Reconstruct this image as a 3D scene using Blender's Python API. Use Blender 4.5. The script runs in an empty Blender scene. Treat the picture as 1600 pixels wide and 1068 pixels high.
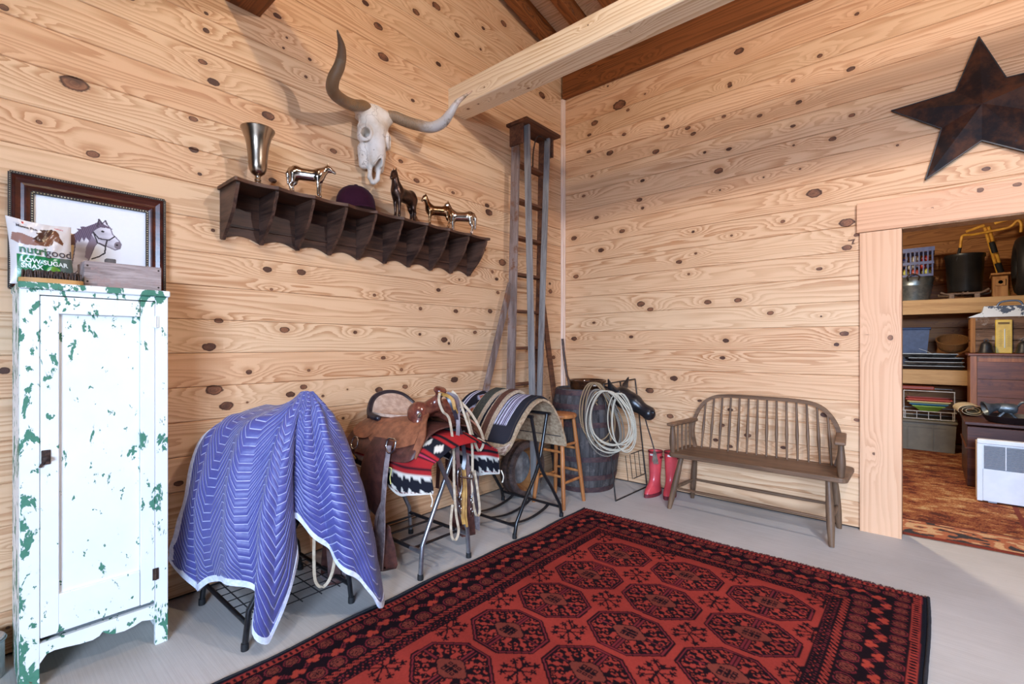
import bpy, bmesh, math, random
import numpy as np
from mathutils import Vector, Matrix
random.seed(7); NR = np.random.RandomState(11)
PI = math.pi
SC = bpy.context.scene
COL = SC.collection

# ---------------------------------------------------------------- camera
cam = bpy.data.objects.new('camera', bpy.data.cameras.new('camera'))
COL.objects.link(cam)
cam.location = (2.902, -4.168, 1.30)
cam.rotation_euler = (PI/2, 0, math.radians(40.93))
cam.data.sensor_width = 36.0
cam.data.lens = 36.0*750.0/1600.0
cam.data.shift_y = 0.003
cam.data.clip_start = 0.05
SC.camera = cam

# ---------------------------------------------------------------- world and lights
world = bpy.data.worlds.new('world'); SC.world = world
world.use_nodes = True
wb = world.node_tree.nodes['Background']
wb.inputs[0].default_value = (0.86, 0.93, 1.0, 1); wb.inputs[1].default_value = 1.0

def area_light(name, loc, target, size, power, col, size_y=None):
    l = bpy.data.lights.new(name, 'AREA'); l.energy = power; l.color = col
    l.shape = 'RECTANGLE'; l.size = size; l.size_y = size_y or size
    o = bpy.data.objects.new(name, l); COL.objects.link(o); o.location = loc
    o.rotation_euler = (Vector(target)-Vector(loc)).to_track_quat('-Z', 'Y').to_euler()
    return o
def point_light(name, loc, power, col, rad):
    l = bpy.data.lights.new(name, 'POINT'); l.energy = power; l.color = col; l.shadow_soft_size = rad
    o = bpy.data.objects.new(name, l); COL.objects.link(o); o.location = loc
    return o
# daylight through the wide barn doorway behind the camera, on the right
area_light('barn_door_daylight', (6.0, -8.9, 2.65), (2.6, -2.0, 1.0), 6.5, 3300, (0.53, 0.70, 1.0), 1.5)
# lamp hung above the tie beams
point_light('ceiling_lamp', (2.0, -3.75, 4.0), 105, (1.0, 0.82, 0.58), 0.07)
# lamp hung between the tie beams, right of the camera
point_light('side_lamp', (3.6, -2.38, 3.45), 210, (1.0, 0.94, 0.95), 0.06)
# bulb in the store room
point_light('store_room_bulb', (2.12, 1.22, 2.5), 190, (1.0, 0.84, 0.62), 0.07)

SC.view_settings.view_transform = 'Standard'
SC.view_settings.look = 'None'
SC.view_settings.gamma = 1.0
SC.view_settings.use_curve_mapping = False
SC.view_settings.exposure = -0.36

# ---------------------------------------------------------------- scene-object helpers
def tag(o, label=None, cat=None, group=None, kind=None):
    if label: o['label'] = label
    if cat: o['category'] = cat
    if group: o['group'] = group
    if kind: o['kind'] = kind
    return o
def thing(name, label, cat, loc=(0,0,0), rz=0.0, group=None):
    o = bpy.data.objects.new(name, None); COL.objects.link(o)
    o.empty_display_size = 0.05
    o.location = loc; o.rotation_euler = (0, 0, rz)
    return tag(o, label, cat, group)
def link_mesh(name, me, mat, parent=None, loc=None, rot=None):
    o = bpy.data.objects.new(name, me); COL.objects.link(o)
    if mat and not me.materials: me.materials.append(mat)
    if parent: o.parent = parent
    if loc is not None: o.location = loc
    if rot is not None: o.rotation_euler = rot
    return o
def copy_tree(o, parent=None):
    c = o.copy(); COL.objects.link(c); c.parent = parent
    for ch in o.children: copy_tree(ch, c)
    return c

def smooth_by_angle(me, ang=40):
    bm = bmesh.new(); bm.from_mesh(me)
    for f in bm.faces: f.smooth = True
    ca = math.radians(ang)
    for e in bm.edges:
        if len(e.link_faces) == 2:
            e.smooth = e.calc_face_angle(0) < ca
        else: e.smooth = True
    bm.to_mesh(me); bm.free()

def set_attr(me, name, arr, typ='FLOAT_VECTOR'):
    a = me.attributes.new(name, typ, 'POINT')
    key = {'FLOAT_VECTOR': 'vector', 'FLOAT': 'value', 'FLOAT_COLOR': 'color', 'BYTE_COLOR': 'color'}[typ]
    a.data.foreach_set(key, np.asarray(arr, dtype=np.float32).ravel())

def cr(pts, n=8, closed=False):
    """Catmull-Rom through pts (any dimension), n samples per span."""
    P = np.asarray(pts, float); m = len(P); out = []
    spans = m if closed else m-1
    for i in range(spans):
        if closed: p0, p1, p2, p3 = P[i-1], P[i], P[(i+1) % m], P[(i+2) % m]
        else:
            p1, p2 = P[i], P[i+1]
            p0 = P[i-1] if i > 0 else 2*p1-p2
            p3 = P[i+2] if i+2 < m else 2*p2-p1
        for k in range(n):
            t = k/n
            out.append(0.5*((2*p1)+(-p0+p2)*t+(2*p0-5*p1+4*p2-p3)*t*t+(-p0+3*p1-3*p2+p3)*t**3))
    if not closed: out.append(P[-1])
    return np.array(out)

def rotm(ax, ang):
    return np.array(Matrix.Rotation(ang, 3, ax))

class MB:
    def __init__(s): s.v = []; s.f = []
    def add(s, V, F):
        b = len(s.v)
        s.v.extend([tuple(float(c) for c in p) for p in V]); s.f.extend([tuple(i+b for i in q) for q in F]); return s
    def box(s, c, d, R=None, bev=0.0):
        hx, hy, hz = d[0]/2, d[1]/2, d[2]/2
        if bev > 0:
            b = min(bev, hx*.9, hy*.9, hz*.9); V = []; ids = {}
            bm = bmesh.new(); bmesh.ops.create_cube(bm, size=1.0)
            for v in bm.verts: v.co = Vector((v.co.x*d[0], v.co.y*d[1], v.co.z*d[2]))
            bmesh.ops.bevel(bm, geom=bm.edges[:], offset=b, segments=1, affect='EDGES')
            bm.verts.index_update()
            V = np.array([v.co for v in bm.verts]); F = [[v.index for v in f.verts] for f in bm.faces]; bm.free()
        else:
            V = np.array([(x, y, z) for x in (-hx, hx) for y in (-hy, hy) for z in (-hz, hz)])
            F = [(0,1,3,2), (4,6,7,5), (0,4,5,1), (2,3,7,6), (0,2,6,4), (1,5,7,3)]
        if R is not None: V = V @ np.asarray(R).T
        return s.add(V+np.asarray(c), F)
    def bar(s, a, b, w, t, side=(0,0,1), bev=0.0):
        """box from a to b; w along the direction nearest `side`, t across."""
        a = np.asarray(a, float); b = np.asarray(b, float); L = np.linalg.norm(b-a); d = (b-a)/L
        n = np.asarray(side, float); n = n-d*(n@d); n /= np.linalg.norm(n); m = np.cross(d, n)
        R = np.array([d, n, m]).T
        return s.box((a+b)/2, (L, w, t), R, bev)
    def tube(s, pts, r, n=8, closed=False, caps=True, flat=None):
        P = np.asarray(pts, float); m = len(P)
        r = np.full(m, r, float) if np.isscalar(r) else np.asarray(r, float)
        if closed: T = np.roll(P, -1, 0)-np.roll(P, 1, 0)
        else: T = np.gradient(P, axis=0)
        T /= np.maximum(np.linalg.norm(T, axis=1), 1e-9)[:, None]
        up = np.array([0, 0, 1.0]) if abs(T[0][2]) < .9 else np.array([1.0, 0, 0])
        N = np.zeros_like(P); cur = np.cross(np.cross(T[0], up), T[0]); cur /= np.linalg.norm(cur)
        for i in range(m):
            cur = cur-T[i]*(cur@T[i]); cur /= max(np.linalg.norm(cur), 1e-9); N[i] = cur
        B = np.cross(T, N); V = []
        for i in range(m):
            for k in range(n):
                a = 2*PI*k/n; V.append(P[i]+r[i]*(N[i]*math.cos(a)+B[i]*math.sin(a)))
        F = []
        for i in range(m if closed else m-1):
            j = (i+1) % m
            for k in range(n):
                l = (k+1) % n; F.append((i*n+k, i*n+l, j*n+l, j*n+k))
        if caps and not closed:
            F.append(tuple(range(n-1, -1, -1))); F.append(tuple((m-1)*n+k for k in range(n)))
        return s.add(V, F)
    def lathe(s, prof, n=24, c=(0,0,0), R=None, caps=True):
        V = []; m = len(prof)
        for r, z in prof:
            for k in range(n):
                a = 2*PI*k/n; V.append((r*math.cos(a), r*math.sin(a), z))
        V = np.array(V)
        if R is not None: V = V @ np.asarray(R).T
        F = []
        for i in range(m-1):
            for k in range(n):
                l = (k+1) % n; F.append((i*n+k, i*n+l, (i+1)*n+l, (i+1)*n+k))
        if caps:
            if prof[0][0] > 1e-4: F.append(tuple(range(n-1, -1, -1)))
            if prof[-1][0] > 1e-4: F.append(tuple((m-1)*n+k for k in range(n)))
        return s.add(V+np.asarray(c), F)
    def prism(s, poly, o, A, B, t):
        """polygon (a,b) in frame o+a*A+b*B, extruded by vector t"""
        o = np.asarray(o, float); A = np.asarray(A, float); B = np.asarray(B, float); t = np.asarray(t, float)
        n = len(poly); V = [o+a*A+b*B for a, b in poly]; V += [p+t for p in V]
        F = [tuple(range(n-1, -1, -1)), tuple(range(n, 2*n))]
        for i in range(n):
            j = (i+1) % n; F.append((i, j, n+j, n+i))
        return s.add(V, F)
    def strap(s, pts, side, w, t, closed=False):
        """flat band along pts, width w along `side` (vector or per-point list), thickness t"""
        P = np.asarray(pts, float); m = len(P)
        S = np.asarray(side, float); S = np.tile(S, (m, 1)) if S.ndim == 1 else S
        T = (np.roll(P, -1, 0)-np.roll(P, 1, 0)) if closed else np.gradient(P, axis=0)
        T /= np.maximum(np.linalg.norm(T, axis=1), 1e-9)[:, None]
        S = S-T*np.sum(S*T, 1)[:, None]; S /= np.maximum(np.linalg.norm(S, axis=1), 1e-9)[:, None]
        N = np.cross(T, S); w = np.full(m, w) if np.isscalar(w) else np.asarray(w); V = []
        for i in range(m):
            a = S[i]*w[i]/2; b = N[i]*t/2
            V += [P[i]-a-b, P[i]+a-b, P[i]+a+b, P[i]-a+b]
        F = []
        for i in range(m if closed else m-1):
            j = (i+1) % m
            for k in range(4):
                l = (k+1) % 4; F.append((i*4+k, i*4+l, j*4+l, j*4+k))
        if not closed: F += [(3,2,1,0), tuple((m-1)*4+k for k in range(4))]
        return s.add(V, F)
    def obj(s, name, mat, parent=None, smooth=None, fix=True):
        me = bpy.data.meshes.new(name); me.from_pydata(s.v, [], s.f); me.update()
        if fix:
            bm = bmesh.new(); bm.from_mesh(me); bmesh.ops.recalc_face_normals(bm, faces=bm.faces[:]); bm.to_mesh(me); bm.free()
        if smooth: smooth_by_angle(me, smooth if smooth > 1 else 40)
        return link_mesh(name, me, mat, parent)

def sheet(P, su, sv, t, name, mat, parent=None, fold=None, smooth=True):
    """thick cloth/leather sheet from a control net P[i][j]; stores pc=(u,v) metres for the material"""
    P = np.asarray(P, float)
    A = np.array([cr(row, sv) for row in P])                    # along v
    G = np.array([cr(A[:, j], su) for j in range(A.shape[1])]).transpose(1, 0, 2)
    nu, nv = G.shape[:2]
    du = np.gradient(G, axis=0); dv = np.gradient(G, axis=1)
    if fold is not None:
        N = np.cross(du, dv); N /= np.maximum(np.linalg.norm(N, axis=2), 1e-9)[..., None]
        U, Vv = np.meshgrid(np.linspace(0, 1, nu), np.linspace(0, 1, nv), indexing='ij')
        G = G+N*fold(U, Vv)[..., None]
        du = np.gradient(G, axis=0); dv = np.gradient(G, axis=1)
    N = np.cross(du, dv); N /= np.maximum(np.linalg.norm(N, axis=2), 1e-9)[..., None]
    lu = np.concatenate([[0], np.cumsum(np.linalg.norm(np.diff(G, axis=0), axis=2).mean(1))])
    lv = np.concatenate([[0], np.cumsum(np.linalg.norm(np.diff(G, axis=1), axis=2).mean(0))])
    pc = np.zeros((nu, nv, 3)); pc[..., 0] = lu[:, None]; pc[..., 1] = lv[None, :]
    V = np.concatenate([(G+N*t/2).reshape(-1, 3), (G-N*t/2).reshape(-1, 3)])
    idx = np.arange(nu*nv).reshape(nu, nv); o = nu*nv
    a, b, c, d = idx[:-1, :-1].ravel(), idx[1:, :-1].ravel(), idx[1:, 1:].ravel(), idx[:-1, 1:].ravel()
    F = [tuple(q) for q in np.stack([a, b, c, d], 1).tolist()]+[tuple(q) for q in (np.stack([d, c, b, a], 1)+o).tolist()]
    rim = list(idx[:, 0])+list(idx[-1, 1:])+list(idx[-2::-1, -1])+list(idx[0, -2:0:-1])
    for i in range(len(rim)):
        p, q = int(rim[i]), int(rim[(i+1) % len(rim)]); F.append((q, p, p+o, q+o))
    me = bpy.data.meshes.new(name); me.from_pydata(V.tolist(), [], F); me.update()
    set_attr(me, 'pc', np.concatenate([pc.reshape(-1, 3)]*2))
    if smooth: smooth_by_angle(me, 60)
    ob = link_mesh(name, me, mat, parent)
    return ob, G, N

# ---------------------------------------------------------------- signed distance modelling (organic shapes)
def s_cap(p, a, b, ra, rb):
    a = np.asarray(a, float); b = np.asarray(b, float); ba = b-a
    h = np.clip(((p-a) @ ba)/(ba @ ba), 0, 1)
    return np.linalg.norm(p-a-h[..., None]*ba, axis=-1)-(ra+(rb-ra)*h)
def s_ell(p, c, r, R=None):
    q = p-np.asarray(c, float)
    if R is not None: q = q @ np.asarray(R)
    r = np.asarray(r, float)
    k0 = np.linalg.norm(q/r, axis=-1); k1 = np.linalg.norm(q/(r*r), axis=-1)
    return k0*(k0-1)/np.maximum(k1, 1e-9)
def s_box(p, c, h, rad=0.0, R=None):
    q = p-np.asarray(c, float)
    if R is not None: q = q @ np.asarray(R)
    q = np.abs(q)-(np.asarray(h, float)-rad)
    return np.linalg.norm(np.maximum(q, 0), axis=-1)+np.minimum(q.max(-1), 0)-rad
def smin(a, b, k):
    h = np.clip(0.5+0.5*(b-a)/k, 0, 1)
    return b+(a-b)*h-k*h*(1-h)
def smax(a, b, k): return -smin(-a, -b, k)
def surf_nets(fn, lo, hi, h):
    lo = np.asarray(lo, float); hi = np.asarray(hi, float)
    n = np.ceil((hi-lo)/h).astype(int)+1
    ax = [lo[i]+h*np.arange(n[i]) for i in range(3)]
    p = np.stack(np.meshgrid(*ax, indexing='ij'), -1)
    v = fn(p); ins = v < 0
    acc = np.zeros(tuple(n-1)+(3,)); cnt = np.zeros(tuple(n-1))
    sl = lambda o: tuple(slice(o[i], n[i]-1+o[i]) for i in range(3))
    corners = [(i, j, k) for i in (0, 1) for j in (0, 1) for k in (0, 1)]
    for c in corners:
        for a in range(3):
            if c[a] == 0:
                d = list(c); d[a] = 1; d = tuple(d)
                v0, v1 = v[sl(c)], v[sl(d)]; x = (v0 < 0) != (v1 < 0)
                t = np.where(x, v0/np.where(x, v0-v1, 1), 0)
                for b in range(3): acc[..., b] += np.where(x, c[b]+(t if b == a else 0), 0)
                cnt += x
    act = cnt > 0; idx = -np.ones(tuple(n-1), int); idx[act] = np.arange(act.sum())
    cell = np.stack(np.nonzero(act), 1)
    V = lo+h*(cell+acc[act]/cnt[act][:, None]); F = []
    for a in range(3):
        b, c = (a+1) % 3, (a+2) % 3
        s0 = [slice(None)]*3; s1 = [slice(None)]*3; s0[a] = slice(0, n[a]-1); s1[a] = slice(1, n[a])
        i0 = ins[tuple(s0)]; i1 = ins[tuple(s1)]; e = np.stack(np.nonzero(i0 != i1), 1)
        e = e[(e[:, b] > 0) & (e[:, c] > 0) & (e[:, b] < n[b]-1) & (e[:, c] < n[c]-1)]
        if len(e) == 0: continue
        def at(ob, oc):
            q = e.copy(); q[:, b] += ob; q[:, c] += oc; return idx[q[:, 0], q[:, 1], q[:, 2]]
        Q = np.stack([at(-1, -1), at(0, -1), at(0, 0), at(-1, 0)], 1)
        fl = i0[e[:, 0], e[:, 1], e[:, 2]]
        Q = np.where(fl[:, None], Q, Q[:, ::-1]); Q = Q[(Q >= 0).all(1)]
        F += Q.tolist()
    return V, F
def organic(fn, lo, hi, h, name, mat, parent=None):
    V, F = surf_nets(fn, lo, hi, h)
    me = bpy.data.meshes.new(name); me.from_pydata(V.tolist(), [], F); me.update()
    me.polygons.foreach_set('use_smooth', np.ones(len(me.polygons), bool))
    return link_mesh(name, me, mat, parent)

# ---------------------------------------------------------------- material helpers
def srgb(r, g, b):
    f = lambda c: ((c/255)/12.92 if c/255 <= .04045 else (((c/255)+.055)/1.055)**2.4)
    return (f(r), f(g), f(b), 1.0)
class NT:
    def __init__(s, name):
        s.m = bpy.data.materials.new(name); s.m.use_nodes = True; s.t = s.m.node_tree
        s.b = s.t.nodes['Principled BSDF']
    def n(s, typ, ins=None, **kw):
        x = s.t.nodes.new(typ)
        for k, v in kw.items(): setattr(x, k, v)
        for k, v in (ins or {}).items(): s.set(x.inputs[k], v)
        return x
    def set(s, sock, v):
        if isinstance(v, bpy.types.Node): v = v.outputs[0]
        if isinstance(v, bpy.types.NodeSocket): s.t.links.new(v, sock)
        else: sock.default_value = v
    def math(s, op, a, b=0.0, c=0.0, clamp=False):
        x = s.n('ShaderNodeMath', operation=op, use_clamp=clamp); s.set(x.inputs[0], a); s.set(x.inputs[1], b)
        if op in ('MULTIPLY_ADD', 'SMOOTH_MIN', 'COMPARE'): s.set(x.inputs[2], c)
        return x.outputs[0]
    def vm(s, op, a, b=None, out=0):
        x = s.n('ShaderNodeVectorMath', operation=op); s.set(x.inputs[0], a)
        if b is not None: s.set(x.inputs[1], b)
        return x.outputs[out]
    def mix(s, f, a, b, mode='MIX'):
        x = s.n('ShaderNodeMix', data_type='RGBA', blend_type=mode); s.set(x.inputs[0], f); s.set(x.inputs[6], a); s.set(x.inputs[7], b)
        return x.outputs[2]
    def ramp(s, f, stops, interp='LINEAR'):
        x = s.n('ShaderNodeValToRGB'); s.set(x.inputs[0], f); e = x.color_ramp; e.interpolation = interp
        while len(e.elements) < len(stops): e.elements.new(0.5)
        for el, (p, c) in zip(e.elements, stops): el.position = p; el.color = c if len(c) == 4 else (*c, 1)
        return x.outputs[0]
    def smooth(s, x, a, b):
        n = s.n('ShaderNodeMapRange', interpolation_type='SMOOTHSTEP'); s.set(n.inputs[0], x); s.set(n.inputs[1], a); s.set(n.inputs[2], b)
        return n.outputs[0]
    def obj(s): return s.n('ShaderNodeTexCoord').outputs['Object']
    def attr(s, name, out=1): return s.n('ShaderNodeAttribute', attribute_name=name).outputs[out]
    def noise(s, vec, scale, detail=3.0, rough=.55, dist=0.0, out=0):
        x = s.n('ShaderNodeTexNoise'); s.set(x.inputs['Vector'], vec); x.inputs['Scale'].default_value = scale
        x.inputs['Detail'].default_value = detail; x.inputs['Roughness'].default_value = rough; x.inputs['Distortion'].default_value = dist
        return x.outputs[out]
    def scale(s, vec, v): return s.vm('MULTIPLY', vec, v)
    def bump(s, h, strength=.3, dist=.01):
        x = s.n('ShaderNodeBump'); s.set(x.inputs['Height'], h); x.inputs['Strength'].default_value = strength; x.inputs['Distance'].default_value = dist
        s.t.links.new(x.outputs[0], s.b.inputs['Normal'])
    def out(s, col=None, rough=None, metal=None, spec=None):
        if col is not None: s.set(s.b.inputs['Base Color'], col)
        if rough is not None: s.set(s.b.inputs['Roughness'], rough)
        if metal is not None: s.set(s.b.inputs['Metallic'], metal)
        if spec is not None: s.b.inputs['Specular IOR Level'].default_value = spec
        return s.m
def mat(name, c1, c2=None, rough=.6, metal=0.0, scale=20.0, stretch=(1,1,1), bump=.15, bdist=.003, bscale=None, spec=.5, lo=.35, hi=.65, r2=None):
    t = NT(name); o = t.scale(t.obj(), stretch)
    n = t.noise(o, scale, 5.0, .6)
    f = t.smooth(n, lo, hi)
    col = t.mix(f, c1, c2 or c1)
    if bump: t.bump(t.noise(o, bscale or scale*3, 4.0) if bscale else n, bump, bdist)
    r = rough if r2 is None else t.math('MULTIPLY_ADD', f, r2-rough, rough)
    return t.out(col, r, metal, spec)
def wood(name, light, dark, axis=0, scale=1.0, rough=.55, contrast=1.0, bump=.2, wear=None, spec=.35):
    """stained / old wood with grain running along a local axis"""
    t = NT(name); st = [14.0*scale]*3; st[axis] = 1.1*scale
    o = t.scale(t.obj(), tuple(st))
    rnd = t.n('ShaderNodeObjectInfo').outputs['Random']
    o = t.vm('ADD', o, t.n('ShaderNodeCombineXYZ', {0: t.math('MULTIPLY', rnd, 17.0), 1: t.math('MULTIPLY', rnd, 31.0), 2: t.math('MULTIPLY', rnd, 7.0)}))
    a = t.noise(o, 1.0, 6.0, .65, .6); g = t.noise(o, 5.0, 4.0, .7)
    f = t.math('ADD', t.math('MULTIPLY', a, .7), t.math('MULTIPLY', g, .3))
    f = t.smooth(f, .5-.16/contrast, .5+.16/contrast)
    col = t.mix(f, dark, light)
    if wear:
        w = t.noise(t.obj(), 9.0*scale, 6.0, .7); col = t.mix(t.smooth(w, .52, .66), col, wear)
    t.bump(f, bump, .0015)
    return t.out(col, rough, 0, spec)
def cmat(name, attr='col', rough=.9, bump=None, spec=.2, var=.12):
    """colour stored per vertex (print, weave), with fine variation"""
    t = NT(name); c = t.attr(attr, 0)
    n = t.noise(t.obj(), 60.0, 4.0, .7)
    col = t.mix(t.math('MULTIPLY', n, var*2), c, (0, 0, 0, 1))
    if bump: t.bump(t.noise(t.obj(), bump[0], 3.0), bump[1], bump[2])
    return t.out(col, rough, 0, spec)
# ================================================================ the room
def pine_material(name, early, late, tint, knot_dark=1.0, spec=.3, figure=1.0, streak=.25):
    t = NT(name)
    gc = t.attr('gc'); gd = t.attr('gd', 2); k0 = t.attr('k0'); k1 = t.attr('k1')
    sx = t.n('ShaderNodeSeparateXYZ', {0: gc}); seed = sx.outputs[2]
    fig = t.noise(t.scale(gc, (.62, 7.5, 3.7)), 1.0, 2.0, .45, .25)
    fine = t.noise(t.scale(gc, (1.6, 60.0, 3.7)), 1.0, 3.0, .6)
    T = t.math('ADD', t.math('MULTIPLY', fig, 10.0*figure), t.math('MULTIPLY', gd, 1.0))
    T = t.math('ADD', T, t.math('MULTIPLY', sx.outputs[1], 30.0))
    T = t.math('ADD', T, t.math('MULTIPLY', fine, .75))
    fr = t.math('FRACT', T)
    ln = t.math('MULTIPLY', t.smooth(fr, .25, .93), t.smooth(fr, 1.0, .95))          # latewood: soft start, sharp end
    strength = t.math('MULTIPLY_ADD', t.noise(t.scale(gc, (.9, 5.0, 9.1)), 1.0, 2.0), 1.8, -.30, clamp=True)
    ln = t.math('MULTIPLY', ln, strength)
    col = t.mix(ln, early, late)
    pl = t.n('ShaderNodeTexWhiteNoise', {'W': seed}, noise_dimensions='1D')
    col = t.mix(t.math('MULTIPLY', pl.outputs[0], .55), col, tint, 'MULTIPLY')
    st = t.smooth(t.noise(t.scale(gc, (.35, 16.0, 2.3)), 1.0, 3.0), .55, .8)
    col = t.mix(t.math('MULTIPLY', st, streak), col, late)
    wob = t.math('MULTIPLY_ADD', t.noise(t.scale(gc, (40, 40, 1)), 1.0, 2.0), .5, -.25)
    kd = None
    for k in (k0, k1):
        s = t.n('ShaderNodeSeparateXYZ', {0: k})
        r = t.vm('LENGTH', t.n('ShaderNodeCombineXYZ', {0: s.outputs[0], 1: s.outputs[1], 2: 0.0}), out=1)
        d = t.math('ADD', t.math('ADD', r, wob), t.math('MULTIPLY', s.outputs[2], 25.0))
        kd = d if kd is None else t.math('MINIMUM', kd, d)
    halo = t.smooth(kd, 3.0, .9)
    col = t.mix(t.math('MULTIPLY', halo, .38), col, late)
    rings = t.math('FRACT', t.math('MULTIPLY', kd, 3.2))
    dark = t.smooth(t.noise(t.scale(gc, (9, 14, 5)), 1.0, 2.0), .35, .62)
    kc = t.mix(rings, srgb(122, 78, 56), srgb(150, 102, 72))
    kc = t.mix(t.math('MULTIPLY', dark, .8), kc, srgb(62, 42, 36))
    kc = t.mix(t.smooth(kd, .62, .86), kc, srgb(66, 38, 26))
    kmask = t.smooth(kd, .98, .82)
    col = t.mix(t.math('MULTIPLY', kmask, knot_dark), col, kc)
    t.bump(t.math('ADD', t.math('MULTIPLY', ln, .25), t.math('MULTIPLY', kmask, -.5)), .25, .002)
    return t.out(col, t.math('MULTIPLY_ADD', ln, -.08, .52), 0, spec)

PINE = pine_material('pine_planks', srgb(226, 191, 152), srgb(186, 136, 94), srgb(244, 216, 198))
CASING = pine_material('pine_casing', srgb(226, 182, 144), srgb(204, 154, 116), srgb(245, 225, 215), .9, .3, .45, .15)
BEAMPINE = pine_material('pale_beam_pine', srgb(240, 222, 194), srgb(206, 174, 132), srgb(240, 232, 220), .9, .2, .6, .3)
ROUGH = pine_material('rough_brown_timber', srgb(150, 94, 54), srgb(98, 60, 34), srgb(215, 190, 170), .9, .2, .8, .5)
SHEATH = pine_material('roof_boards', srgb(232, 200, 164), srgb(196, 152, 112), srgb(225, 200, 180), .9, .2, .8, .3)
STOREPINE = pine_material('store_room_shaded_planks', srgb(176, 122, 70), srgb(128, 80, 44), srgb(225, 195, 170), .9, .25, .9, .3)  # pine darkened: the store room's dimmer light is put into the colour
DARKBACK = mat('wall_backing', srgb(58, 38, 24), srgb(40, 26, 18), rough=.9)

SEED = [0.0]
def plank_mesh(L, W, D, knots, du=.03, nv=8, ch=.004, one_side=True):
    """board: length along x, width along y, face at z=0 towards +z, depth D behind; knots=[(x,y,r)] in board coords"""
    nu = max(2, int(L/du)+1)
    us = np.linspace(0, L, nu)
    vs = np.concatenate([[0.0, 0.0, ch], np.linspace(0, W, nv+1)[1:-1], [W-ch, W, W]])
    zs = np.concatenate([[-D, -ch, 0.0], np.zeros(nv-1), [0.0, -ch, -D]])
    m = len(vs)
    U, Vv = np.meshgrid(us, vs, indexing='ij'); Z = np.tile(zs, (nu, 1))
    SEED[0] += 1.37; seed = SEED[0]
    P = np.stack([U, Vv, Z], -1).reshape(-1, 3)
    gd = np.zeros_like(U); ks = [np.zeros((nu, m, 3)) for _ in (0, 1)]
    for k in ks: k[..., 2] = 1.0; k[..., 1] = 9.0
    best = [np.full(U.shape, 1e9) for _ in (0, 1)]
    for i, (kx, ky, r) in enumerate(sorted(knots)):
        dx = U-kx; dy = Vv-ky; ry = max(.005, r*(.62 if r > .02 else .8))
        gd += (2.6+40*r)*np.exp(-(dx/(3.2*r+.05))**2-(dy/(1.6*ry+.016))**2)
        lay = i % 2; d = np.hypot(dx, dy)
        near = (d < np.maximum(2.4*r, .05)) & (d < best[lay])
        best[lay] = np.where(near, d, best[lay])
        ks[lay][near] = np.stack([dx[near]/r, dy[near]/ry, np.zeros(near.sum())], -1)
    idx = np.arange(nu*m).reshape(nu, m)
    F = np.stack([idx[:-1, :-1].ravel(), idx[1:, :-1].ravel(), idx[1:, 1:].ravel(), idx[:-1, 1:].ravel()], 1).tolist()
    F.append([int(i) for i in idx[0, :]]); F.append([int(i) for i in idx[-1, ::-1]])
    F.append([int(idx[0, 0]), int(idx[0, -1]), int(idx[-1, -1]), int(idx[-1, 0])])
    me = bpy.data.meshes.new('plank'); me.from_pydata(P.tolist(), [], F); me.update()
    gc = np.stack([U+seed*3.1, Vv+seed*.77, np.full(U.shape, seed)], -1)
    set_attr(me, 'gc', gc.reshape(-1, 3)); set_attr(me, 'gd', gd.ravel(), 'FLOAT')
    set_attr(me, 'k0', ks[0].reshape(-1, 3)); set_attr(me, 'k1', ks[1].reshape(-1, 3))
    return me
def board(name, mt, parent, origin, X, Y, Z, L, W, D, knots=(), du=.05, nv=6, ch=.004):
    """a board object: origin = lower left face corner, X along, Y across, Z out of the face"""
    me = plank_mesh(L, W, D, knots, du, nv, ch); me.name = name
    o = link_mesh(name, me, mt, parent)
    M = Matrix.Identity(4)
    for i, a in enumerate((X, Y, Z)):
        for j in range(3): M[j][i] = a[j]
    M.translation = Vector(origin)
    o.matrix_local = M
    return o
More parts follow.
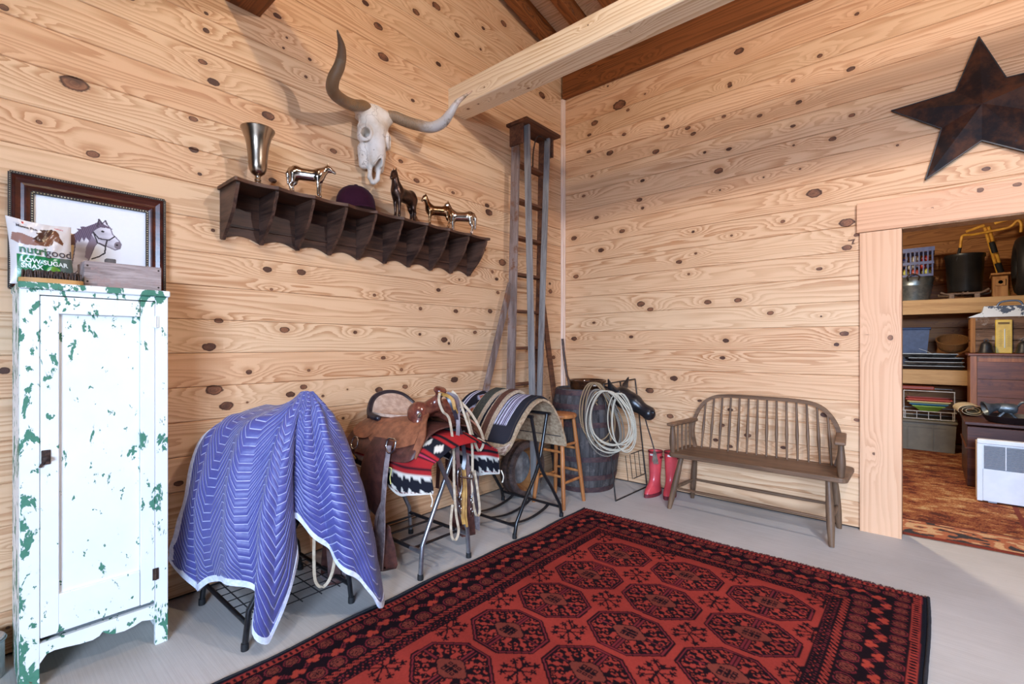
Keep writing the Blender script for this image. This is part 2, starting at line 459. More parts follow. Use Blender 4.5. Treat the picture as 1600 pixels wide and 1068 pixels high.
def beam4(name, mt, parent, origin, X, Y, Z, L, W, D, knots=(), ch=.006):
    """squared timber: four grained faces in one mesh (face frame as board())"""
    X, Y, Z = (np.asarray(a, float) for a in (X, Y, Z)); o0 = np.asarray(origin, float)
    V = []; F = []; at = {k: [] for k in ('gc', 'gd', 'k0', 'k1')}
    faces = [(o0, X, Y, W), (o0+Y*W-Z*0, X, -Z, D), (o0+Y*W-Z*D, X, -Y, W), (o0-Z*D, X, Z, D)]
    for o, a, b, w in faces:
        me = plank_mesh(L, w-2*ch, .0005, [k for k in knots if k[1] < w] if w == W else [(random.uniform(0, L), random.uniform(.02, w-.02), random.uniform(.008, .022)) for _ in range(int(L*1.5))], .06, 6, .0004)
        n = len(me.vertices); co = np.zeros(n*3); me.vertices.foreach_get('co', co); co = co.reshape(-1, 3)
        c = np.cross(a, b); base = len(V)
        for p in co: V.append(tuple(o+a*p[0]+b*(p[1]+ch)+c*p[2]))
        F += [tuple(i+base for i in pl.vertices) for pl in me.polygons]
        for k in at:
            w_ = 1 if k == 'gd' else 3; ar = np.zeros(n*w_, dtype=np.float32)
            me.attributes[k].data.foreach_get('value' if w_ == 1 else 'vector', ar); at[k].append(ar)
        bpy.data.meshes.remove(me)
    # chamfers and ends
    for i in range(4):
        o, a, b, w = faces[i]; o2, a2, b2, w2 = faces[(i+1) % 4]; base = len(V)
        V += [tuple(o+b*(w-ch)), tuple(o+a*L+b*(w-ch)), tuple(o2+a*L+b2*ch), tuple(o2+b2*ch)]; F.append((base, base+1, base+2, base+3))
    for x in (0, L):
        base = len(V)
        V += [tuple(q+X*x) for q in (o0, o0+Y*W, o0+Y*W-Z*D, o0-Z*D)]; F.append((base, base+1, base+2, base+3))
    me = bpy.data.meshes.new(name); me.from_pydata(V, [], F); me.update(); n = len(V)
    for k in at:
        ar = np.concatenate(at[k]); w_ = 1 if k == 'gd' else 3
        fill = np.zeros(n*w_, dtype=np.float32); fill[:len(ar)] = ar
        if k[0] == 'k': fill.reshape(-1, 3)[len(ar)//3:] = (0, 9, 1)
        set_attr(me, k, fill, 'FLOAT' if w_ == 1 else 'FLOAT_VECTOR')
    return link_mesh(name, me, mt, parent)

# knots of the two plank walls: (distance along the wall, height, radius) in metres
KL= [(-3.305,2.971,0.018), (-3.32,2.797,0.024), (-3.272,2.712,0.034), (-3.825,2.475,0.057), (-3.364,2.48,0.023), (-3.94,2.262,0.012), 
(-2.936,3.24,0.026), (-2.88,3.139,0.009), (-2.899,3.068,0.009), (-2.739,3.072,0.013), (-2.763,2.954,0.012), (-2.987,2.633,0.04), 
(-3.305,3.063,0.012), (-4.044,2.701,0.018), (-3.763,2.176,0.027), (-3.361,2.32,0.026), (-3.335,2.2,0.012), (-2.247,3.525,0.041), 
(-2.206,3.329,0.048), (-2.348,3.632,0.03), (-1.722,3.944,0.046), (-1.92,3.795,0.036), (-1.201,4.033,0.024), (-0.936,4.206,0.043), 
(-1.506,3.824,0.032), (-1.702,3.502,0.029), (-1.95,3.121,0.021), (-1.232,3.836,0.015), (-0.365,3.782,0.053), (-2.582,2.551,0.027), 
(-2.962,2.263,0.026), (-2.059,2.636,0.023), (-1.914,2.534,0.03), (-1.548,2.53,0.021), (-1.153,2.514,0.032), (-1.129,2.457,0.049), 
(-3.272,1.915,0.012), (-2.991,1.738,0.029), (-2.791,1.746,0.032), (-2.969,1.625,0.011), (-2.278,1.645,0.015), (-2.892,1.391,0.031), 
(-1.884,1.381,0.015), (-3.29,1.289,0.037), (-3.092,1.147,0.019), (-2.206,1.209,0.022), (-3.266,1.058,0.047), (-3.206,0.966,0.041), 
(-2.857,1.002,0.031), (-2.242,0.986,0.034), (-2.114,0.945,0.044), (-2.019,0.994,0.028), (-3.244,1.431,0.025), (-1.702,1.731,0.026), 
(-1.878,1.575,0.018), (-1.52,1.575,0.028), (-1.113,1.596,0.033), (-1.301,1.407,0.026), (-1.643,1.34,0.037), (-1.534,1.019,0.042), 
(-1.03,1.886,0.025), (-1.013,1.767,0.025), (-0.225,1.845,0.038), (-0.236,1.922,0.021), (-0.17,1.174,0.033), (-0.427,0.984,0.031), 
(-0.954,2.044,0.053), (-1.185,2.124,0.024), (-4.043,1.193,0.019), (-3.429,0.591,0.025), (-1.938,0.218,0.012)]
KB= [(0.657,3.609,0.075), (0.381,3.52,0.044), (0.745,3.531,0.02), (1.093,3.339,0.024), (1.129,3.259,0.029), (0.705,3.312,0.027), (1.664,3.453,0.02), 
(1.319,3.191,0.028), (1.364,3.128,0.027), (1.618,3.198,0.021), (1.891,3.118,0.023), (2.161,3.136,0.025), (2.123,3.314,0.017), (2.484,3.266,0.029), 
(2.491,2.935,0.022), (2.123,2.968,0.021), (1.659,2.916,0.025), (1.462,2.941,0.016), (1.026,3.062,0.037), (0.553,3.174,0.042), (0.314,3.249,0.03), 
(0.351,2.995,0.022), (0.253,2.816,0.023), (0.895,2.828,0.025), (1.577,2.756,0.041), (2.127,2.82,0.011), (2.376,2.799,0.028), (0.863,2.656,0.032), 
(0.895,2.573,0.019), (2.17,2.63,0.01), (1.919,2.624,0.009), (1.588,2.593,0.01), (0.403,2.569,0.029), (2.261,2.427,0.056), (0.685,2.391,0.033), 
(0.137,2.403,0.039), (1.364,2.28,0.016), (0.454,2.237,0.036), (1.679,2.2,0.012), (2.053,2.252,0.018), (2.461,2.175,0.052), (2.521,2.079,0.022), 
(2.461,1.996,0.034), (1.24,2.033,0.031), (1.386,2.089,0.014), (2.293,1.862,0.022), (0.16,2.004,0.035), (1.325,1.918,0.014), (0.876,1.681,0.044), 
(0.97,1.628,0.032), (1.488,1.663,0.032), (1.728,1.665,0.032), (1.969,1.55,0.027), (0.373,1.523,0.022), (0.137,1.365,0.039), (0.778,1.377,0.026), 
(1.634,1.336,0.03), (1.608,1.192,0.026), (2.446,1.382,0.03), (2.4,1.304,0.019), (1.194,1.003,0.04), (0.964,0.881,0.044), (1.158,0.664,0.036), 
(1.669,0.766,0.025), (1.603,0.632,0.026), (1.801,0.571,0.031), (1.552,0.503,0.025), (1.664,0.465,0.025), (1.858,0.42,0.019), (2.058,0.509,0.022), 
(2.329,0.787,0.032), (2.521,0.769,0.022), (1.419,0.821,0.021), (2.305,1.511,0.008), (3.173,2.389,0.023), (2.744,2.652,0.01), (1.738,3.693,0.044)]

BW = .178; Z0 = .011
RS = .195                                        # roof slope
def roof_z(y): return 4.16-RS*y                 # underside of the rafters
def wall_rows(zmax):
    k = -1; rows = []
    while Z0+BW*(k+1) < zmax:
        z0 = Z0+BW*k; rows.append((max(0.0, z0), z0+BW)); k += 1
    return [(a, b) for a, b in rows if b-a > .02]
def rand_knots(L, W, n):
    return [(random.uniform(.05, L-.05), random.uniform(.02, W-.02), random.choice((.008, .012, .016, .02, .026))) for _ in range(n)]

# ---- floor
t = NT('brushed_concrete'); o = t.obj()
n1 = t.noise(o, 1.3, 5.0, .6); n2 = t.noise(t.scale(o, (2.2, 130, 1)), 1.0, 3.0, .7); n3 = t.noise(o, 14.0, 5.0, .65)
c = t.mix(t.smooth(n1, .3, .7), srgb(184, 179, 172), srgb(200, 196, 190))
c = t.mix(t.math('MULTIPLY', t.smooth(n2, .3, .75), .28), c, srgb(150, 142, 134))
c = t.mix(t.math('MULTIPLY', t.smooth(n3, .62, .8), .35), c, srgb(146, 138, 128))
t.bump(n2, .35, .002); FLOORM = t.out(c, .62, 0, .35)
fl = MB().box((1.9, -2.0, -.06), (11.0, 14.0, .12)).obj('floor', FLOORM); tag(fl, 'grey brushed concrete barn floor', 'floor', kind='structure')

# ---- left wall (gable end) : face x = 0
wl = MB().box((-.075, -3.9, 2.75), (.11, 8.2, 5.5)).obj('wall_left', DARKBACK)
tag(wl, 'knotty pine plank wall behind the shelf and saddles', 'wall', kind='structure')
for (a, b) in wall_rows(5.4):
    yr = min(0.0, (4.33-a)/RS) if a > 4.3 else 0.0     # stop where the roof cuts the row
    j = -4.5-random.random()*.9
    for (y0, y1) in ((j+.0008, yr), (-8.0, j-.0008)):
        if y1-y0 < .1: continue
        kn = [(y-y0, z-a, r) for y, z, r in KL if y0 < y < y1 and a-.6*r < z < b+.6*r]
        if y0 < -5.0 or a > 3.45 or (y0 < -4 and not kn): kn += rand_knots(y1-y0, b-a, 4)
        board('plank', PINE, wl, (0, y0, a+.0007), (0,1,0), (0,0,1), (1,0,0), y1-y0, b-a-.0014, .019, kn, .03, 8)

# ---- back wall : face y = 0, doorway x 2.77 .. 3.86, z 0 .. 2.08
DX0, DX1, DZ = 2.70, 3.92, 2.12
m = MB(); m.box((1.3, .075, 2.15), (2.8, .11, 4.3)); m.box((5.3, .075, 2.15), (2.76, .11, 4.3)); m.box((3.31, .075, 3.21), (1.22, .11, 2.18))
wb_ = m.obj('wall_back', DARKBACK); tag(wb_, 'pale knotty pine plank wall with doorway to the store room', 'wall', kind='structure')
for (a, b) in wall_rows(4.1):
    spans = [(0.0, 6.6)]
    if a < DZ: spans = [(0.0, DX0-.03), (DX1+.03, 6.6)]
    for (x0, x1) in spans:
        cuts = [x0, x1]
        if x1-x0 > 4: cuts = [x0, 3.9+random.random()*.9, x1]
        for p, q in zip(cuts[:-1], cuts[1:]):
            p += .0008; q -= .0008
            kn = [(x-p, z-a, r) for x, z, r in KB if p < x < q and a-.6*r < z < b+.6*r]
            if x0 > 3 or p > 3 or a > 3.3: kn += rand_knots(q-p, b-a, 4)
            board('plank', PINE, wb_, (p, 0, a+.0007), (1,0,0), (0,0,1), (0,-1,0), q-p, b-a-.0014, .019, kn, .03, 8)

# ---- corner strip
m = MB()
for c0 in ((.018, -.010), (.010, -.034)):
    m.tube([(c0[0], c0[1], 0), (c0[0], c0[1], 1.9), (c0[0], c0[1], 3.86)], .017, 10)
m.box((.014, -.014, 1.93), (.028, .028, 3.86))
tr = m.obj('trim_1', mat('corner_strip_pine', srgb(232, 205, 185), srgb(218, 186, 162), rough=.5, scale=6, stretch=(8,8,.6), bump=.05), smooth=40)
tag(tr, 'pale pine corner moulding where the two plank walls meet', 'trim', kind='structure')

# ---- top plate on the back wall, tie beams, roof
tp = beam4('trim_2', ROUGH, None, (.03, -.055, 3.86), (1,0,0), (0,0,1), (0,-1,0), 6.5, .24, .05, rand_knots(6.5, .2, 8))
tag(tp, 'rough brown top plate timber along the back wall', 'beam', kind='structure')
tb = beam4('tie_beam', BEAMPINE, None, (.001, -1.60, 3.165), (1,0,0), (0,0,1), (0,-1,0), 6.6, .187, .19, [(.4,.05,.008), (2.1,.15,.01), (1.3,.12,.006), (3.2,.03,.01)])
tag(tb, 'pale squared pine tie beam running out from the left wall', 'beam', kind='structure')
tb = beam4('tie_beam', ROUGH, None, (.001, -3.22, 3.182), (1,0,0), (0,0,1), (0,-1,0), 6.6, .187, .19, rand_knots(6.6, .18, 8))
tag(tb, 'rough brown tie beam end high on the left wall', 'beam', kind='structure')
ca = math.cos(math.atan(RS)); sa = math.sin(math.atan(RS))
RD = (0, -ca, sa); RN = (0, sa, ca)             # up the slope, roof normal
m = MB(); m.box((2.9, -3.6, roof_z(-3.6)+.215), (6.8, 9.4, .02), np.array(Matrix.Rotation(-math.atan(RS), 3, 'X')))
cl = m.obj('ceiling', DARKBACK); tag(cl, 'sloping roof of boards on exposed brown rafters', 'ceiling', kind='structure')
s = -.5
while s < 8.6:                                   # sheathing boards, running along x
    y = -s*ca; z = 4.16+s*sa
    cut = random.uniform(.9, 2.2)
    for p, q in ((-.3, cut-.001), (cut+.001, 6.3)):
        o = np.array((p, y, z))+np.array(RN)*.155
        board('roof_board', SHEATH, cl, o, (1,0,0), RD, tuple(-np.array(RN)), q-p, .187, .02, rand_knots(q-p, .18, 3), .15, 3)
    s += .19
for k in range(17):
    x = .055+.345*k
    beam4('rafter', ROUGH, cl, (x+.09, .25*ca, 4.16-.25*sa), RD, (-1,0,0), tuple(-np.array(RN)), 8.6, .09, .15, rand_knots(8.6, .08, 5), .004)

# ---- walls behind and to the right of the camera (the barn doorway is x 3.0 .. 6.1)
wf = MB(); wf.box((1.5, -6.56, 2.75), (3.0, .1, 5.5)); wf.box((6.4, -6.56, 2.75), (.6, .1, 5.5)); wf.box((4.55, -6.56, 4.0), (3.1, .1, 3.0))
wf = wf.obj('wall_front', DARKBACK); tag(wf, 'pine plank wall with the wide barn doorway behind the camera', 'wall', kind='structure')
wr = MB().box((6.66, -3.2, 2.75), (.1, 6.6, 5.5)).obj('wall_right', DARKBACK); tag(wr, 'pine plank wall on the right side of the room', 'wall', kind='structure')
for k in range(29):
    z = Z0+BW*k
    spans = [(0.0, 6.6)] if z > 2.45 else [(0.0, 3.0), (6.1, 6.6)]
    for p, q in spans: board('plank', PINE, wf, (q, -6.51, z), (-1,0,0), (0,0,1), (0,1,0), q-p, BW-.0014, .019, rand_knots(q-p, BW, 3), .3, 3)
    if z < 5.2: board('plank', PINE, wr, (6.61, min(0.0, (4.3-z)/RS if z > 4.3 else 0.0), z), (0,-1,0), (0,0,1), (-1,0,0), 6.5+min(0.0, (4.3-z)/RS if z > 4.3 else 0.0), BW-.0014, .019, rand_knots(5.0, BW, 3), .3, 3)
# ---- doorway casing
dr = thing('door_1', 'doorway into the store room framed by wide pine boards', 'doorway', (2.77, 0, 0)); dr['kind'] = 'structure'
board('casing', CASING, dr, (-.002, -.026, .0), (0,0,1), (-1,0,0), (0,-1,0), 2.083, .23, .026, [(1.37,.19,.02), (1.35,.06,.02), (.55,.15,.012)], .05, 8, .003)
board('casing', CASING, dr, (-.247, -.034, 2.086), (1,0,0), (0,0,1), (0,-1,0), 1.62, .205, .034, [(.62,.17,.02), (.78,.17,.022), (.4,.1,.01)], .05, 8, .003)
board('casing', CASING, dr, (1.33, -.026, .0), (0,0,1), (-1,0,0), (0,-1,0), 2.083, .23, .026, [], .05, 8, .003)
JAMB = wood('door_jamb_wood', srgb(196, 150, 108), srgb(150, 106, 70), 2)
MB().box((-.012, .055, 1.05), (.02, .15, 2.1), bev=.002).obj('jamb', JAMB, dr)
MB().box((1.11, .055, 1.05), (.02, .15, 2.1), bev=.002).obj('jamb', JAMB, dr)
MB().box((.549, .055, 2.089), (1.10, .15, .022), bev=.002).obj('jamb', JAMB, dr)

# ---- store room shell
st = MB()
st.box((3.3, 4.42, 1.6), (3.4, .1, 3.2))
sb = st.obj('wall_store_back', DARKBACK); tag(sb, 'brown plank wall behind the store room shelves', 'wall', kind='structure')
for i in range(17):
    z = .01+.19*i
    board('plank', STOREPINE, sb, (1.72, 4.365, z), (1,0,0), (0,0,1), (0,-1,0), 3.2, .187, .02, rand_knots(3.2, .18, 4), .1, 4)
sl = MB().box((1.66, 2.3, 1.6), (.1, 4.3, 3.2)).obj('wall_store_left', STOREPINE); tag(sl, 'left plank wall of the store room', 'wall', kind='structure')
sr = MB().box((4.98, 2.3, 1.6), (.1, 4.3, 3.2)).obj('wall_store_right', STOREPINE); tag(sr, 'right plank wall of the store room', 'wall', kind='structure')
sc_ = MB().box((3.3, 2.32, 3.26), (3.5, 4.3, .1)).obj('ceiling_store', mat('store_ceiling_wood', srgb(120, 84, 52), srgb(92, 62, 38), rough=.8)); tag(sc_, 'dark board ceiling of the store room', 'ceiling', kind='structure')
# ================================================================ the rug
def build_rug():
    X0, X1, Y0, Y1 = .842, 2.898, -.917, -4.50
    h = .005
    nx = int(round((X1-X0)/h))+1; ny = int(round((Y0-Y1)/h))+1
    xs = np.linspace(X0, X1, nx); ys = np.linspace(Y0, Y1, ny)
    x, y = np.meshgrid(xs, ys, indexing='ij')
    W = X1-X0; L = Y0-Y1; a = x-X0; b = Y0-y
    # a little hand-woven wobble
    wob = .004*np.sin(b*2.1+.5)+.003*np.sin(b*6.3+a*3); wob2 = .003*np.sin(a*3.7+1)+.003*np.sin(a*7.1+b*2)
    a = a+wob; b = b+wob2
    da = np.minimum(a, W-a); db = np.minimum(b, L-b)
    e = np.minimum(da, db*1.02)                      # distance from the nearest edge
    side = da < db*1.02                              # on a long-side border
    s = np.where(side, b, a)                         # running coordinate along the border
    red = np.array(srgb(152, 56, 47))[:3]; drk = np.array(srgb(26, 14, 20))[:3]; brn = np.array(srgb(120, 56, 46))[:3]
    mar = np.array(srgb(118, 40, 46))[:3]; blk = np.array(srgb(24, 26, 34))[:3]; org = np.array(srgb(164, 62, 48))[:3]
    C = np.zeros((nx, ny, 3)); C[:] = red
    def put(mask, col): C[mask] = col
    # ---------------- field
    FB = .372
    fld = e > FB
    cx0, cy0, px, py = 1.463-X0, Y0+1.50, .4215, .3455
    cy0 = -1.50
    for i in range(3):
        for j in range(8):
            cx = 1.463-X0+px*i; cy = Y0-(-1.50-py*j)
            u = (a-cx)/.192; v = (b-cy)/.158
            oc = np.maximum(np.maximum(np.abs(u), np.abs(v)), (np.abs(u)+np.abs(v))/1.36)
            ins = oc < 1
            put(ins, drk); put(ins & (oc < .955) & (oc > .915), mar)
            inn = oc < .87
            q = np.where(np.abs(v) > np.abs(u)*.95, 1, 0)     # quartering of the gul: dark ends, red top and bottom
            put(inn & (q == 1), red); put(inn & (q == 0), drk)
            # sprigs inside quarters
            uu = np.where(q == 1, np.abs(u)-.24, np.abs(u)-.62); vv = np.where(q == 1, np.abs(v)-.62, np.abs(v)-.26)
            for (ox, oy) in ((0,0), (.18,.1), (-.16,.12), (.14,-.18), (-.14,-.2), (.0,.26), (.3,-.06)):
                d2 = np.hypot((uu-ox)*1.1, vv-oy)
                put(inn & (d2 < .092) & (q == 1), drk); put(inn & (d2 < .04) & (q == 1), org)
                put(inn & (d2 < .085) & (q == 0), red); put(inn & (d2 < .035) & (q == 0), drk)
            put(inn & (np.abs(uu*.7-vv*1.0) < .035) & (q == 1) & (np.abs(uu) < .32), drk)
            put(inn & (np.abs(uu*.7-vv*1.0) < .035) & (q == 0) & (np.abs(uu) < .32), red)
            put(inn & (np.abs(np.abs(u)-np.abs(v)) < .045) & (np.abs(u) > .3), drk)
            # cross bars
            put(inn & (np.abs(u) < .095), drk); put(inn & (np.abs(u) < .065), mar); put(inn & (np.abs(u) < .02), drk)
            put(inn & (np.abs(v) < .05), drk); put(inn & (np.abs(v) < .028), mar)
            # centre lozenge / octagon
            oc2 = np.maximum(np.maximum(np.abs(u)/.46, np.abs(v)/.38), (np.abs(u)/.46+np.abs(v)/.38)/1.18)
            put(oc2 < 1, drk); put(oc2 < .90, brn)
            for ox in (-.13, 0, .13):
                for oy in (-.12, 0, .12):
                    d2 = np.maximum(np.abs(u-ox)/.05, np.abs(v-oy)/.05)
                    put((d2 < 1.05) & (d2 > .45), drk)
            put((np.abs(u) < .012) & (np.abs(v) < .19), drk); put((np.abs(v) < .014) & (np.abs(u) < .2), drk)
    # small ornaments between guls
    for i in range(4):
        for j in range(9):
            cx = 1.463-X0+px*(i-.5); cy = Y0-(-1.50-py*(j-.5))
            u = (a-cx)*1.22; v = (b-cy)*1.22
            ok = fld & (np.abs(u) < .13) & (np.abs(v) < .13)
            for (ox, oy) in ((0,.07), (.055,.075), (-.055,.06), (.075,.02), (-.075,.02), (.06,-.035), (-.06,-.035), (.0,-.06), (.045,-.078), (-.045,-.078)):
                d = np.hypot(u-ox, v-oy); ang = np.arctan2(v-oy, u-ox)
                r = .0165*(1+.42*np.cos(5*ang))
                put(ok & (d < r), drk); put(ok & (d < .0045), red)
            for (p, q) in (((0,.07), (0,-.06)), ((.055,.075), (.0,.01)), ((-.055,.06), (0,.01)), ((.075,.02), (.0,-.01)), ((-.075,.02), (0,-.01)), ((.06,-.035), (0,.01)), ((-.06,-.035), (0,.01)), ((.045,-.078), (0,-.03)), ((-.045,-.078), (0,-.03))):
                p = np.array(p); q = np.array(q); d = q-p; hh = np.clip(((u-p[0])*d[0]+(v-p[1])*d[1])/(d@d), 0, 1)
                put(ok & (np.hypot(u-p[0]-hh*d[0], v-p[1]-hh*d[1]) < .0042), drk)
    # ---------------- borders, from the edge inwards
    def band(e0, e1): return (e >= e0) & (e < e1)
    fr = lambda t, p: (t/p) % 1.0
    bo = e <= FB
    C[bo] = mar
    def lines(*es):
        for q in es: put(bo & (np.abs(e-q) < .0042), drk)
    # outer narrow
    k = band(.024, .056); put(k, red); put(k & (np.abs(fr(s, .024)-.5) < .26) & (((e-.04)/.013)**2 < 1-((fr(s,.024)-.5)/.3)**2), drk)
    # rosettes band
    def rosettes(e0, e1, per, c1, c2):
        k = band(e0, e1); put(k, c1); mid = (e0+e1)/2; hw = (e1-e0)/2
        d = np.hypot((fr(s, per)-.5)*per, e-mid)/hw
        ang = np.arctan2(e-mid, (fr(s, per)-.5)*per)
        put(k & (d < .95) & (d > .78), drk); put(k & (d <= .78), c2)
        put(k & (d < .52+.14*np.cos(6*ang)) & (d > .40+.14*np.cos(6*ang)), drk); put(k & (d < .15), drk)
        put(k & (d > 1.12), drk)
    rosettes(.064, .122, .075, mar, brn)
    # zigzag with trefoils
    k = band(.13, .20); put(k, drk)
    t1 = np.abs(fr(s, .17)*2-1); ee = (e-.165)/.035
    dg = np.abs(ee-(t1*2-1))
    chk = ((np.floor(s/.009)+np.floor(e/.009)) % 2) == 0
    put(k & (dg < .42) & chk, mar)
    for off, sg in ((.0, 1), (.5, -1)):
        uu = (fr(s+off*.17, .17)-.5)*.17; vv = (e-.165)-sg*(-.014)
        for ox, oy in ((0, .009*sg), (.016, -.007*sg), (-.016, -.007*sg)):
            put(k & (np.hypot(uu-ox, vv-oy) < .0135), org)
        put(k & (np.hypot(uu, vv-.004*sg) < .012), org)
    rosettes(.208, .278, .088, mar, brn)
    # two inner narrow bands
    k = band(.286, .318); put(k, red); q = fr(s+e*1.1, .03); put(k & (q < .52), drk); put(k & (q > .16) & (q < .30) & (np.abs(e-.302) < .007), org)
    k = band(.326, .366); put(k, mar); q = fr(s, .034); put(k & (np.abs(q-.5)*.034 < (.0155-np.abs(e-.346)*.55)), drk)
    put(k & (np.hypot((q-.5)*.034, e-.346) < .0045), red); put(k & (np.minimum(q, 1-q)*.034 < .004), drk)
    lines(.060, .126, .204, .282, .322, .369)
    put(bo & (e < .024) & ~side, mar*.7)
    put(bo & (a < .021), blk); put(bo & (W-a < .021), blk)
    # hand-dyed unevenness: bands of slightly different wool lots, fibre noise
    ab = 1+.07*np.sin(b*9+2*np.sin(a*1.3))+.05*np.sin(b*31)
    C *= ab[..., None]
    C *= (1+.16*(NR.rand(nx, ny)-.5))[..., None]
    mix = .16                                    # wool threads blur into their neighbours
    C2 = C.copy(); C2[1:-1, 1:-1] = (C[:-2, 1:-1]+C[2:, 1:-1]+C[1:-1, :-2]+C[1:-1, 2:])/4; C = C*(1-mix)+C2*mix
    Z = .011+.0012*NR.rand(nx, ny)+.0016*np.sin(x*9)*np.sin(y*5.3)
    edge = np.minimum(np.minimum(x-X0, X1-x), np.minimum(Y0-y, y-Y1)); Z = np.where(edge < .008, .004, Z)
    xx = x+np.where(x < 1.6, 1, 0)*(.010*np.sin(y*3.1)+.006*np.sin(y*11))*np.clip((1.2-x)/.4, 0, 1)+.008*np.sin(y*4.0)*np.clip((x-2.6)/.3, 0, 1)
    yy = y+.006*np.sin(x*6.0)*np.clip(1-(Y0-y)/.4, 0, 1)
    V = np.stack([xx, yy, Z], -1).reshape(-1, 3)
    root = thing('area_rug', 'dark red oriental rug with rows of black octagons on the concrete floor', 'rug', (1.87, -2.7, 0))
    V = V-np.array([1.87, -2.7, 0])
    idx = np.arange(nx*ny).reshape(nx, ny)
    F = np.stack([idx[:-1, :-1].ravel(), idx[:-1, 1:].ravel(), idx[1:, 1:].ravel(), idx[1:, :-1].ravel()], 1)
    me = bpy.data.meshes.new('pile')
    me.vertices.add(len(V)); me.vertices.foreach_set('co', V.astype(np.float32).ravel())
    me.loops.add(F.size); me.loops.foreach_set('vertex_index', F.ravel().astype(np.int32))
    me.polygons.add(len(F)); me.polygons.foreach_set('loop_start', np.arange(0, F.size, 4, dtype=np.int32))
    me.update(calc_edges=True); me.validate()
    set_attr(me, 'col', np.concatenate([C.reshape(-1, 3), np.ones((nx*ny, 1))], 1), 'FLOAT_COLOR')
    link_mesh('pile', me, cmat('rug_wool', 'col', .95, (420.0, .5, .003), .08, .10), root)
    # backing slab and selvedge cords, fringe
    bk = mat('rug_backing', srgb(70, 24, 28), srgb(50, 18, 22), rough=.95)
    MB().box((0, (Y0+Y1)/2+2.7, .003), (W-.03, L-.03, .005)).obj('backing', bk, root)
    sv = mat('rug_selvedge_black', srgb(32, 33, 40), srgb(18, 18, 24), rough=.95, scale=90, bump=.5, bdist=.004)
    for xe, sg in ((X0, 1), (X1, -1)):
        pts = []
        for k in range(180):
            yv = Y0-L*k/179
            w = (.010*math.sin(yv*3.1)+.006*math.sin(yv*11)) if xe == X0 else .008*math.sin(yv*4.0)
            pts.append((xe+w-1.87, yv+2.7, .008))
        MB().tube(pts, [.0075+.0012*random.random() for _ in pts], 6).obj('selvedge', sv, root, 60)
    fr_ = MB()
    for k in range(330):
        xv = X0+W*(k+random.random())/330; l = .012+.014*random.random(); d = random.uniform(-.012, .012)
        yv = Y0+.006*math.sin(xv*6)
        fr_.bar((xv-1.87, yv+2.7-.006, .007), (xv+d-1.87, yv+l+2.7, .004), .005, .005)
    o = fr_.obj('fringe', mat('rug_fringe', srgb(104, 62, 66), srgb(70, 38, 46), rough=.95), root); o['kind'] = 'stuff'
build_rug()
# ================================================================ things along the left wall
def in_poly(px, py, poly):
    r = np.zeros(px.shape, bool); n = len(poly)
    for i in range(n):
        x0, y0 = poly[i]; x1, y1 = poly[(i+1) % n]
        if y0 == y1: continue
        c = ((y0 > py) != (y1 > py)) & (px < (x1-x0)*(py-y0)/(y1-y0)+x0); r ^= c
    return r
def seg_d(px, py, a, b):
    ax, ay = a; dx, dy = b[0]-ax, b[1]-ay
    h = np.clip(((px-ax)*dx+(py-ay)*dy)/max(dx*dx+dy*dy, 1e-9), 0, 1)
    return np.hypot(px-ax-h*dx, py-ay-h*dy)
def col_grid(name, mt, parent, fn, nu, nv, cols, attr='col'):
    """grid surface fn(u,v)->xyz arrays with a colour per vertex"""
    U, V = np.meshgrid(np.linspace(0, 1, nu), np.linspace(0, 1, nv), indexing='ij')
    P = fn(U, V).reshape(-1, 3); idx = np.arange(nu*nv).reshape(nu, nv)
    F = np.stack([idx[:-1, :-1].ravel(), idx[1:, :-1].ravel(), idx[1:, 1:].ravel(), idx[:-1, 1:].ravel()], 1)
    me = bpy.data.meshes.new(name); me.from_pydata(P.tolist(), [], F.tolist()); me.update()
    set_attr(me, attr, np.concatenate([cols(U, V).reshape(-1, 3), np.ones((nu*nv, 1))], 1), 'FLOAT_COLOR')
    me.polygons.foreach_set('use_smooth', np.ones(len(me.polygons), bool))
    return link_mesh(name, me, mt, parent)
def text_verts(s, size, align='LEFT', bold=0.0):
    cu = bpy.data.curves.new('txt', 'FONT'); cu.body = s; cu.size = size; cu.align_x = align; cu.offset = bold; cu.resolution_u = 3
    o = bpy.data.objects.new('txt', cu); COL.objects.link(o)
    dg = bpy.context.evaluated_depsgraph_get(); me = o.evaluated_get(dg).to_mesh()
    V = [tuple(v.co) for v in me.vertices]; F = [tuple(p.vertices) for p in me.polygons]
    o.evaluated_get(dg).to_mesh_clear(); bpy.data.objects.remove(o); bpy.data.curves.remove(cu)
    return V, F
C3 = lambda r, g, b: np.array(srgb(r, g, b)[:3])

